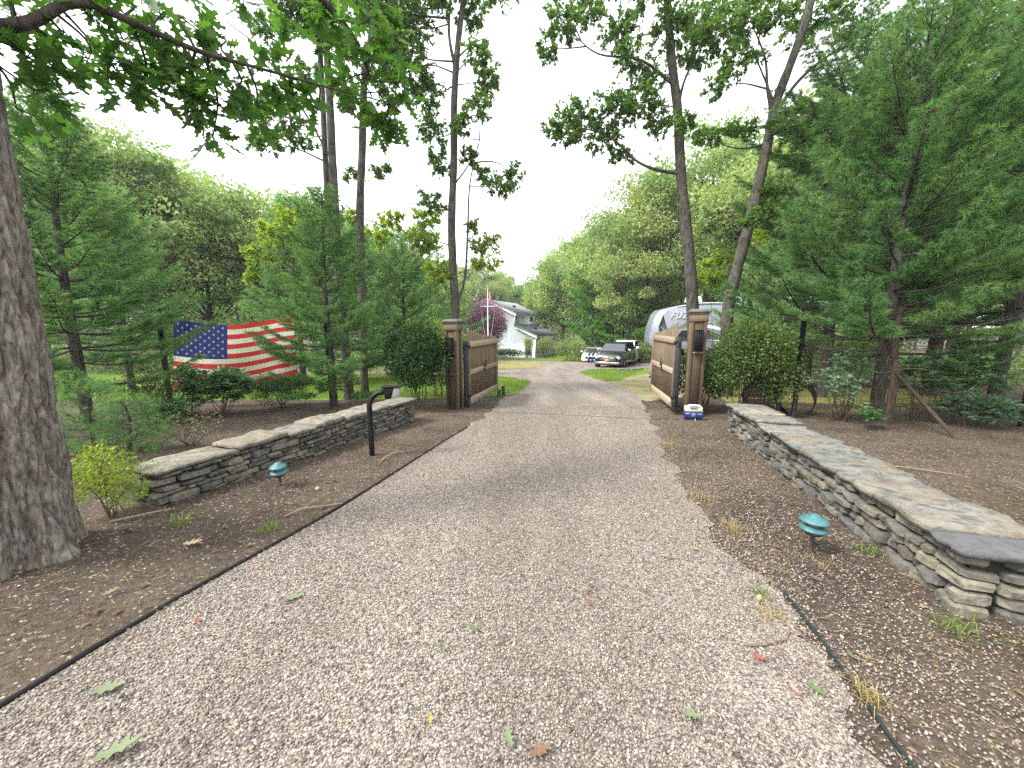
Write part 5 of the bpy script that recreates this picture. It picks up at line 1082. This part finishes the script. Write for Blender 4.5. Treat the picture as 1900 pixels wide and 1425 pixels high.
tag(obj('verge_grass', MB().add(np.stack([gB - gS, gB + gS, gT], 1).reshape(-1, 3), T=np.arange(ngp * 3).reshape(-1, 3), rnd=np.repeat(rg.uniform(0, 1, ngp), 3)), MT['dry_grass']), 'thin dry grass along the right verge of the drive', 'grass', kind='stuff')
LP_ = scatter(2200, -6.5, 7.5, 1.0, 10, lambda P: p_lit(P) * .8); ll = MB()
leaves(ll, rg, np.column_stack([LP_, [ground_h(a, b) + .014 for a, b in LP_]]), np.column_stack([rg.normal(0, 1, len(LP_)), rg.normal(0, 1, len(LP_)), rg.normal(0, .2, len(LP_))]), .052, LEAFO, rg.uniform(0, 1, len(LP_)), 3.0)
MT['leaf_litter'] = leafmat('leaf_litter', [(.05, .03, .02), (.09, .056, .035), (.14, .092, .058), (.21, .155, .10)], .0, .8, .2)
tag(obj('leaf_litter', ll, MT['leaf_litter']), 'brown dead oak leaves scattered over the soil', 'litter', kind='stuff')

# ------------------------------------------------------------------ the house
MT['siding'] = pmat('pale_siding', [(.60, .66, .74), (.64, .70, .77)], 3, .7, .3, .15, .004, 12, (.3, .3, 6))
MT['trimw'] = pmat('white_trim', [(.72, .74, .76), (.78, .79, .80)], 5, .6, .3, .05, .002)
MT['shingle'] = pmat('grey_shingle', [(.15, .16, .175), (.21, .22, .235), (.27, .28, .29)], 4, .85, .2, .6, .02, 14)
MT['glass'] = pmat('dark_glass', [(.02, .024, .03), (.035, .04, .05)], 2, .08, .6, 0)
MT['screen'] = pmat('screen_door', [(.10, .10, .10), (.14, .135, .13)], 20, .7, .2, 0)
HB = -SL * KINK; ho = thing('house', 'pale blue white two storey house with grey shingle roofs', 'house', (3.0, KINK, HB), math.atan2(.39, -.92))
# local x: along the front to the left, local y: away to the rear is negative here, so use -y for depth
DEP = 8.6
def hp(a, b, d): return (a, -d, b)
WALLP = [(0, -.3), (10.2, -.3), (10.2, 4.6), (6.3, 7.35), (2.9, 5.7), (2.9, 4.15), (0, 2.85)]
obj('wall', MB().prism(WALLP, 0, DEP, hp), MT['siding'], ho)
def roofslab(p, q, ov=.35, t=.16):
    (a0, b0), (a1, b1) = p, q; L = math.hypot(a1 - a0, b1 - b0); ux, uz = (a1 - a0) / L, (b1 - b0) / L
    a0 -= ux * ov; b0 -= uz * ov; nxz = (-uz, ux) if ux > 0 else (uz, -ux)
    return [(a0 + nxz[0] * .01, b0 + nxz[1] * .01), (a1 + nxz[0] * .01, b1 + nxz[1] * .01), (a1 + nxz[0] * t, b1 + nxz[1] * t), (a0 + nxz[0] * t, b0 + nxz[1] * t)]
for nm, p, q in (('lower_roof', (0, 2.85), (2.88, 4.15)), ('roof', (2.9, 5.7), (6.3, 7.35)), ('roof', (10.2, 4.6), (6.3, 7.35))):
    r_ = obj(nm, MB().prism(roofslab(p, q), -.3, DEP + .3, hp), MT['shingle'], ho)
    m = (p[0] + q[0]) / 2, (p[1] + q[1]) / 2
    if p[0] < q[0]:
        obj('roof_vent', MB().box((m[0], -DEP * .45, m[1] + .28), (.4, .4, .22)), MT['black'], r_); obj('fascia', MB().box((p[0] - .30, -DEP / 2, p[1] - .10), (.06, DEP + .5, .24)), MT['trimw'], r_)
        obj('rake_trim', MB().prism([(p[0] - .3, p[1] - .34), (q[0], q[1] - .22), (q[0], q[1] - .02), (p[0] - .3, p[1] - .14)], -.33, -.27, hp), MT['trimw'], r_)
def hwin(face, a0, a1, z0, z1, nm='window', pane='glass'):
    if face == 'front': f = lambda a, d, z: (a, .02 + d, z)
    elif face == 'right': f = lambda a, d, z: (-.02 - d, -a, z)
    else: f = lambda a, d, z: (2.9 - .02 - d, -a, z)
    def bx3(m, A0, A1, Z0, Z1, d0, d1):
        c = [f(A0, d0, Z0), f(A1, d1, Z1)]; lo = np.minimum(*c); hi = np.maximum(*c); m.box((lo + hi) / 2, hi - lo); return m
    wn = obj(nm, bx3(MB(), a0, a1, z0, z1, 0, .02), MT[pane], ho)
    fm = MB(); t = .09
    bx3(fm, a0 - t, a1 + t, z1, z1 + t, 0, .05); bx3(fm, a0 - t, a1 + t, z0 - t, z0, 0, .05); bx3(fm, a0 - t, a0, z0, z1, 0, .05); bx3(fm, a1, a1 + t, z0, z1, 0, .05)
    obj('frame', fm, MT['trimw'], wn); return wn
hwin('front', 4.1, 5.5, 3.5, 5.2); hwin('front', .55, 1.35, .25, 2.35, 'door', 'screen'); hwin('front', 7.2, 8.4, 1.0, 2.3)
hwin('right', 1.0, 2.2, 1.35, 2.15); hwin('right', 3.9, 4.9, 1.35, 2.15); hwin('right', 6.2, 7.5, 1.35, 2.15); hwin('upper', 5.6, 6.9, 4.75, 5.35)
obj('corner_board', MB().box((-.03, .03, 1.3), (.16, .16, 3.0)), MT['trimw'], ho); obj('corner_board', MB().box((2.87, .03, 5.0), (.14, .14, 1.5)), MT['trimw'], ho)
obj('utility_box', MB().box((-.45, -DEP + .4, .45), (.7, .8, .95)), pmat('dark_green_box', [(.02, .05, .04), (.03, .07, .05)], 5, .6), ho)
# nautical flagpole on the island
fl = thing('flagpole', 'white nautical flagpole with yard and stays before the purple tree', 'flagpole', (-2.35, 38.0, gz(38)), 0)
obj('mast', MB().tube([(0, 0, -.2), (0, 0, 6.6), (0, 0, 7.6)], [.06, .045, .03], 10), MT['trimw'], fl, True); obj('yard', MB().tube([(-.72, 0, 5.35), (.72, 0, 5.35)], .028, 8), MT['trimw'], fl, True)
for sx in (-1, 1): obj('stay', MB().tube([(sx * .72, 0, 5.35), (sx * .25, 0, 2.2), (sx * .25, 0, .1)], .018, 6), MT['trimw'], fl, True)
hf = thing('small_flag', 'small limp red and white flag at the top of the flagpole', 'flag', (-2.27, 37.98, gz(38) + 5.6), 0)
for k in range(5): obj('stripe', MB().add([(.01 + .06 * k, .03 * math.sin(k * 2), 1.25 - .14 * k), (.07 + .06 * k, .03 * math.sin(k * 2 + 2), 1.15 - .14 * k), (.06 + .05 * k, .03 * math.sin(k * 2 + 2), .25 - .04 * k), (.0 + .05 * k, .03 * math.sin(k * 2), .3 - .04 * k)], Q=[[0, 1, 2, 3]]), MT['flag_red' if k % 2 == 0 else 'flag_white'], hf)

# ------------------------------------------------------------------ cars
def paint(name, c, rough=.22, metal=0.0): return pmat(name, [tuple(v * .94 for v in c), c], 2, rough, .5, 0, coat=.6, metal=metal)
MT['car_black'] = paint('black_paint', (.008, .010, .018)); MT['car_white'] = paint('white_paint', (.74, .74, .75)); MT['stripe_blue'] = paint('blue_stripe', (.018, .03, .16))
MT['chrome'] = pmat('chrome', [(.62, .63, .65), (.7, .7, .72)], 4, .15, .5, 0, metal=1); MT['tyre'] = pmat('tyre_rubber', [(.012, .012, .012), (.022, .022, .022)], 20, .85, .2, .2, .004)
MT['car_glass'] = pmat('car_glass', [(.03, .035, .04), (.04, .045, .05)], 2, .04, .8, 0); MT['lamp_glass'] = pmat('headlamp_glass', [(.55, .57, .6), (.65, .66, .68)], 8, .1, .6, 0); MT['plate'] = pmat('orange_plate', [(.62, .25, .03), (.68, .3, .05)], 8, .5, .3, 0)
def car(label, loc, rz, body, suv, stripes=False, front=True):
    L, Wd, H = (5.2, 2.02, 1.78) if suv else (4.75, 1.9, 1.36); hw = Wd / 2; root = thing('car', label, 'car', (loc[0], loc[1], gz(loc[1])), rz)
    belt = 1.18 if suv else .92; hood = 1.12 if suv else .90; clr = .30 if suv else .2
    # lower body: rings along the length, front at +x
    st = [(L / 2, .80, clr + .12, hood - .30), (L / 2 - .12, .92, clr, hood - .10), (L / 2 - .7, .985, clr - .05, hood + .0), (L / 2 - 1.45, 1, clr - .05, belt), (0, 1, clr - .05, belt + .01), (-L / 2 + .9, 1, clr - .05, belt + .03), (-L / 2 + .12, .96, clr, belt + .02), (-L / 2, .86, clr + .1, belt - .14)]
    V = []; 
    for x, wf, z0, z1 in st:
        w_ = hw * wf; zm = z0 + (z1 - z0) * .6
        V += [(x, -w_ * .90, z0), (x, -w_, z0 + .12), (x, -w_, zm), (x, -w_ * .94, z1 - .05), (x, -w_ * .82, z1), (x, w_ * .82, z1), (x, w_ * .94, z1 - .05), (x, w_, zm), (x, w_, z0 + .12), (x, w_ * .90, z0)]
    n = 10; Q = [[i * n + j, (i + 1) * n + j, (i + 1) * n + (j + 1) % n, i * n + (j + 1) % n] for i in range(len(st) - 1) for j in range(n)]
    T = [[0, j, j + 1] for j in range(1, 9)] + [[(len(st) - 1) * n, (len(st) - 1) * n + j + 1, (len(st) - 1) * n + j] for j in range(1, 9)]
    bd = obj('body', MB().add(V, T=T, Q=Q), MT[body], root, bevel=.02)
    # cabin
    if suv: gb = [(L / 2 - 1.35, belt), (L / 2 - 2.3, H - .07), (L / 2 - 2.75, H), (-L / 2 + .5, H - .02), (-L / 2 + .12, belt)]
    else: gb = [(L / 2 - 1.55, belt - .02), (L / 2 - 2.4, H - .03), (L / 2 - 2.75, H), (-L / 2 + 1.6, H - .08), (-L / 2 + .5, belt)]
    tp = .76; GV = []
    for sy in (-1, 1):
        for a, b in gb: GV.append((a, sy * hw * (.92 if b < belt + .1 else tp), b))
    m = len(gb); GQ = [[i, i + 1, m + i + 1, m + i] for i in range(m - 1)]; GT = [[0, i + 1, i] for i in range(1, m - 1)] + [[m, m + i, m + i + 1] for i in range(1, m - 1)]
    cb = obj('cabin', MB().add(GV, T=[t[::-1] for t in GT], Q=[q[::-1] for q in GQ]), MT[body], root, bevel=.03)
    def mixp(p, q, f): return np.array(p) + (np.array(q) - np.array(p)) * f
    a, b, c, d = map(np.array, (GV[0], GV[1], GV[m + 1], GV[m])); nrm = nrmz(np.cross(b - a, d - a)); nrm = nrm if nrm[0] > 0 else -nrm
    def quad_in(a, b, c, d, e, off): ce = (a + b + c + d) / 4; return [p + (ce - p) * e + nrm * off for p in (a, b, c, d)]
    obj('windscreen', MB().add(quad_in(a, b, c, d, .09, .012), Q=[[0, 3, 2, 1]]), MT['car_glass'], root)
    for sy, o0 in ((-1, 0), (1, m)):
        p = [np.array(GV[o0 + k]) for k in range(m)]; ce = sum(p) / m; off = np.array([0, sy * .015, .0])
        pts = [q + (ce - q) * .14 + off for q in p]; obj('side_window', MB().add(pts, T=[[0, i, i + 1] for i in range(1, m - 1)] + [[0, i + 1, i] for i in range(1, m - 1)]), MT['car_glass'], root)
        mi = obj('mirror', MB().box((L / 2 - 1.75, sy * (hw + .12), belt + .10), (.14, .24, .18)), MT['chrome' if suv and body == 'car_black' else body], root, bevel=.03)
    for sx in (1, -1):
        for sy in (1, -1):
            rr_ = .40 if suv else .35; x = sx * (L / 2 - .95)
            wl = obj('wheel', MB().lathe([(rr_ * .62, -.12), (rr_ * .95, -.12), (rr_, -.08), (rr_, .08), (rr_ * .95, .12), (rr_ * .62, .12)], 22, (x, sy * (hw - .10), rr_ - .01), 'Y'), MT['tyre'], root, True)
            rm = MB().lathe([(rr_ * .64, .06), (rr_ * .58, .1), (rr_ * .12, .115), (0, .12)] if sy > 0 else [(rr_ * .64, -.06), (rr_ * .58, -.1), (rr_ * .12, -.115), (0, -.12)], 14, (x, sy * (hw - .10), rr_ - .01), 'Y'); obj('rim', rm, MT['chrome'], wl)
    xf = L / 2
    gr = obj('grille', MB().box((xf - .015, 0, hood - .36), (.06, Wd * .52, .26)), MT['chrome' if suv else 'black'], root, bevel=.01)
    for k in range(3): obj('grille_bar', MB().box((xf + .02, 0, hood - .45 + .09 * k), (.02, Wd * .5, .03)), MT['black'], gr)
    for sy in (-1, 1): obj('headlight', MB().box((xf - .08, sy * hw * .70, hood - .30), (.16, .34, .13 if not suv else .17), sy * -.35), MT['lamp_glass'], root, bevel=.02)
    obj('bumper', MB().box((xf + .01, 0, clr + .16), (.12, Wd * .84, .16)), MT['chrome' if suv else body], root, bevel=.03)
    obj('number_plate', MB().box((xf + .085, 0, clr + .34), (.02, .34, .17)), MT['plate' if suv and body == 'car_black' else 'black'], root)
    if stripes:
        for sy in (-1, 1):
            y0 = sy * .17
            obj('hood_stripe', MB().add([(xf - .02, y0 - .11, hood - .10), (xf - .02, y0 + .11, hood - .10), (xf - .7, y0 + .11, hood + .012), (xf - .7, y0 - .11, hood + .012), (xf - 1.5, y0 - .11, belt + .012), (xf - 1.5, y0 + .11, belt + .012)], Q=[[0, 1, 2, 3], [3, 2, 5, 4]]), MT['stripe_blue'], bd)
            obj('nose_stripe', MB().box((xf + .075, y0, clr + .25), (.03, .22, .5)), MT['stripe_blue'], bd)
            obj('roof_stripe', MB().add([(gb[2][0], y0 - .11, H + .008), (gb[2][0], y0 + .11, H + .008), (gb[3][0], y0 + .11, H - .07), (gb[3][0], y0 - .11, H - .07)], Q=[[0, 1, 2, 3]]), MT['stripe_blue'], cb)
    return root
car('black sport utility car with chrome grille and orange number plate', (7.85, 29.0), math.atan2(-.88, -.47), 'car_black', True)
car('white sports car with two blue stripes half hidden behind the black car', (7.95, 37.6), math.atan2(-.95, -.30), 'car_white', False, True)
wc = car('white car parked behind the black car, only its roof showing', (10.0, 34.0), math.atan2(-.88, -.47), 'car_white', True); wc.scale = (1.08, 1.05, 1.13)

# ------------------------------------------------------------------ the camper (fifth wheel), nose to the left
MT['rv_silver'] = pmat('silver_gelcoat', [(.25, .27, .335), (.285, .305, .37)], 1.5, .25, .5, 0, coat=.4); MT['rv_grey'] = pmat('grey_graphic', [(.085, .095, .12), (.115, .125, .15)], 3, .3, .5, 0, coat=.4); MT['rv_dark'] = pmat('dark_graphic', [(.03, .032, .038), (.05, .052, .06)], 3, .3, .5, 0, coat=.4)
MT['rv_white'] = pmat('white_gelcoat', [(.70, .71, .73), (.76, .77, .78)], 2, .3, .5, 0, coat=.3)
RY = 20.6; rv = thing('camper', 'silver and grey fifth wheel camper behind the right gate leaf', 'camper', (7.66, RY, gz(RY) + .08), R(-4))
NOSE = [(.36, 1.32), (.10, 1.36), (.02, 1.85), (.12, 2.55), (.34, 3.15), (.52, 3.36), (.95, 3.48), (2.2, 3.62), (8.6, 3.66), (8.6, .62), (3.0, .62), (2.75, 1.22)]
f_rv = lambda a, b, d: (a, d, b)
obj('body', MB().prism(NOSE, 0, 2.45, f_rv), MT['rv_silver'], rv, bevel=.05)
obj('roof_cap', MB().prism([(1.0, 3.49), (2.2, 3.63), (8.6, 3.67), (8.6, 3.74), (2.2, 3.70)], -.03, 2.48, f_rv), MT['rv_white'], rv, bevel=.01)
obj('nose_graphic', MB().prism([(.14, 1.95), (.10, 2.45), (.30, 3.08), (.46, 2.6), (.72, 1.85), (.70, 1.72)], -.012, -.004, f_rv), MT['rv_grey'], rv)
for k in range(3): obj('swoosh', MB().prism([(.20 + .10 * k, 2.5 - .1 * k), (.27 + .10 * k, 2.48 - .1 * k), (.52 + .06 * k, 2.05 - .07 * k), (.66, 1.74), (.60, 1.76), (.46 + .06 * k, 2.02 - .07 * k)], -.022, -.014, f_rv), MT['rv_white'], rv)
obj('nose_skirt', MB().prism([(.32, 1.31), (.14, 1.46), (.04, 1.82), (.66, 1.64), (.86, 1.31)], -.014, -.005, f_rv), MT['rv_white'], rv)
obj('side_graphic', MB().prism([(.95, 2.35), (1.6, 2.72), (2.9, 2.62), (3.6, 2.2), (2.4, 2.45), (1.5, 2.42)], -.012, -.004, f_rv), MT['rv_white'], rv)
obj('side_graphic', MB().prism([(.9, 1.7), (1.3, 2.25), (2.6, 2.3), (3.5, 1.9), (3.5, 1.7)], -.012, -.004, f_rv), MT['rv_grey'], rv)
obj('side_graphic', MB().prism([(3.4, 2.9), (6.4, 2.9), (6.4, 2.2), (3.4, 2.2)], -.012, -.004, f_rv), MT['rv_dark'], rv)
for k in range(3): obj('side_stripe', MB().prism([(3.4, 2.86 - .2 * k), (6.3, 2.86 - .2 * k), (6.3, 2.82 - .2 * k), (3.4, 2.82 - .2 * k)], -.024, -.014, f_rv), MT['rv_white'], rv)
obj('side_stripe', MB().prism([(7.0, 3.15), (8.5, 3.15), (8.5, 2.75), (7.0, 2.75)], -.012, -.004, f_rv), MT['rv_dark'], rv)
obj('side_stripe', MB().prism([(7.0, 2.95), (8.4, 2.95), (8.4, 2.87), (7.0, 2.87)], -.024, -.014, f_rv), MT['rv_white'], rv)
aw = obj('awning', MB().tube([(3.3, -.16, 3.58), (6.0, -.16, 3.58)], .09, 10), MT['rv_white'], rv, True); obj('awning_arm', MB().box((5.8, -.10, 2.9), (.06, .08, 1.5)), MT['rv_grey'], aw); obj('awning_arm', MB().box((3.5, -.10, 2.9), (.06, .08, 1.5)), MT['rv_grey'], aw)
obj('window', MB().box((6.75, -.012, 2.55), (.4, .02, .75)), MT['glass'], rv); obj('window', MB().box((7.6, -.012, 2.2), (.8, .02, .5)), MT['glass'], rv)
for x, sz in ((2.2, (.75, .7, .30)), (4.3, (.7, .75, .26)), (5.6, (.6, .7, .24)), (6.9, (1.0, .75, .30))): obj('roof_unit', MB().box((x, 1.1, 3.78 + sz[2] / 2), sz, taper=.82), MT['rv_white'] if x < 4 else MT['grey_plastic'], rv, bevel=.04)
for x in (5.4, 6.3):
    for yy in (.15, 2.3):
        wl = obj('wheel', MB().lathe([(.2, -.11), (.36, -.11), (.38, -.07), (.38, .07), (.36, .11), (.2, .11)], 20, (x, yy, .30), 'Y'), MT['tyre'], rv, True); obj('rim', MB().lathe([(.22, -.06), (.18, -.09), (0, -.1)], 14, (x, yy, .30), 'Y'), MT['chrome'], wl)
obj('pin_box', MB().box((1.5, 1.22, 1.05), (.9, .5, .4), taper=.7), MT['black'], rv, bevel=.03)
for yy in (.25, 2.2): obj('landing_leg', MB().box((3.15, yy, .28), (.12, .12, .75)), MT['black'], rv); 
obj('skirt', MB().box((5.8, .04, .48), (5.4, .06, .35)), MT['rv_dark'], rv)
def lettering(txt, size, shear, mat, parent, loc, rot):
    cu = bpy.data.curves.new('lettering', 'FONT'); cu.body = txt; cu.size = size; cu.shear = shear; cu.extrude = .006; cu.offset = .012; cu.space_character = 1.12
    tmp = bpy.data.objects.new('lettering_tmp', cu); COL.objects.link(tmp); dg = bpy.context.evaluated_depsgraph_get(); dg.update()
    me = bpy.data.meshes.new_from_object(tmp.evaluated_get(dg)); bpy.data.objects.remove(tmp); me.materials.clear(); me.materials.append(mat)
    o = link('lettering', me, parent, loc, rot); return o
lettering('FUZION', .46, .35, MT['rv_white'], rv, (.66, -.02, 2.90), (PI / 2, 0, 0))

# ------------------------------------------------------------------ mauve cover past the right gate, pale stones on the lawn
mv = thing('covered_umbrella', 'mauve cloth cover standing past the end of the right gate leaf', 'cover', (6.72, 18.2, gz(18.2)), 0)
obj('cloth', MB().lathe([(.02, 1.05), (.09, 1.0), (.15, .7), (.22, .3), (.20, .18), (.12, .14)], 14), pmat('mauve_cloth', [(.24, .15, .22), (.33, .22, .30)], 6, .85, .2, .3, .02), mv, True)
obj('stand', MB().lathe([(0, .0), (.18, .0), (.18, .08), (.03, .1), (.03, .3)], 12), MT['black'], mv, True)
for k, (px, Y) in enumerate(((1155, 23.6), (1165, 23.2), (1173, 23.8), (1181, 24.2), (1189, 24.6))):
    o = link('pale_rock', STV[k], None, ((px - 950) / 714 * Y, Y, gz(Y) + .05), (0, 0, k)); o.scale = (.42, .3, .16); tag(o, ['leftmost pale rock on the lawn in front of the black car', 'second pale rock from the left on the lawn before the black car', 'middle pale rock of the row on the lawn before the black car', 'fourth pale rock from the left on the lawn before the black car', 'rightmost pale rock on the lawn in front of the black car'][k], 'rock', 'pale rocks on the lawn')
# ------------------------------------------------------------------ damp summer air
hz = MB().box((0, 55, 8.0), (330, 170, 26.0))
hm = bpy.data.materials.new('haze_air'); hm.use_nodes = True; ht = hm.node_tree; ht.nodes.clear()
ho_ = ht.nodes.new('ShaderNodeOutputMaterial'); pv = ht.nodes.new('ShaderNodeVolumePrincipled')
pv.inputs['Color'].default_value = (.93, .96, 1, 1); pv.inputs['Density'].default_value = .0008; pv.inputs['Anisotropy'].default_value = .3
ht.links.new(pv.outputs[0], ho_.inputs['Volume'])
tag(obj('haze', hz, hm), 'thin pale summer haze in the air', 'haze', kind='stuff')
cy.volume_bounces = 0
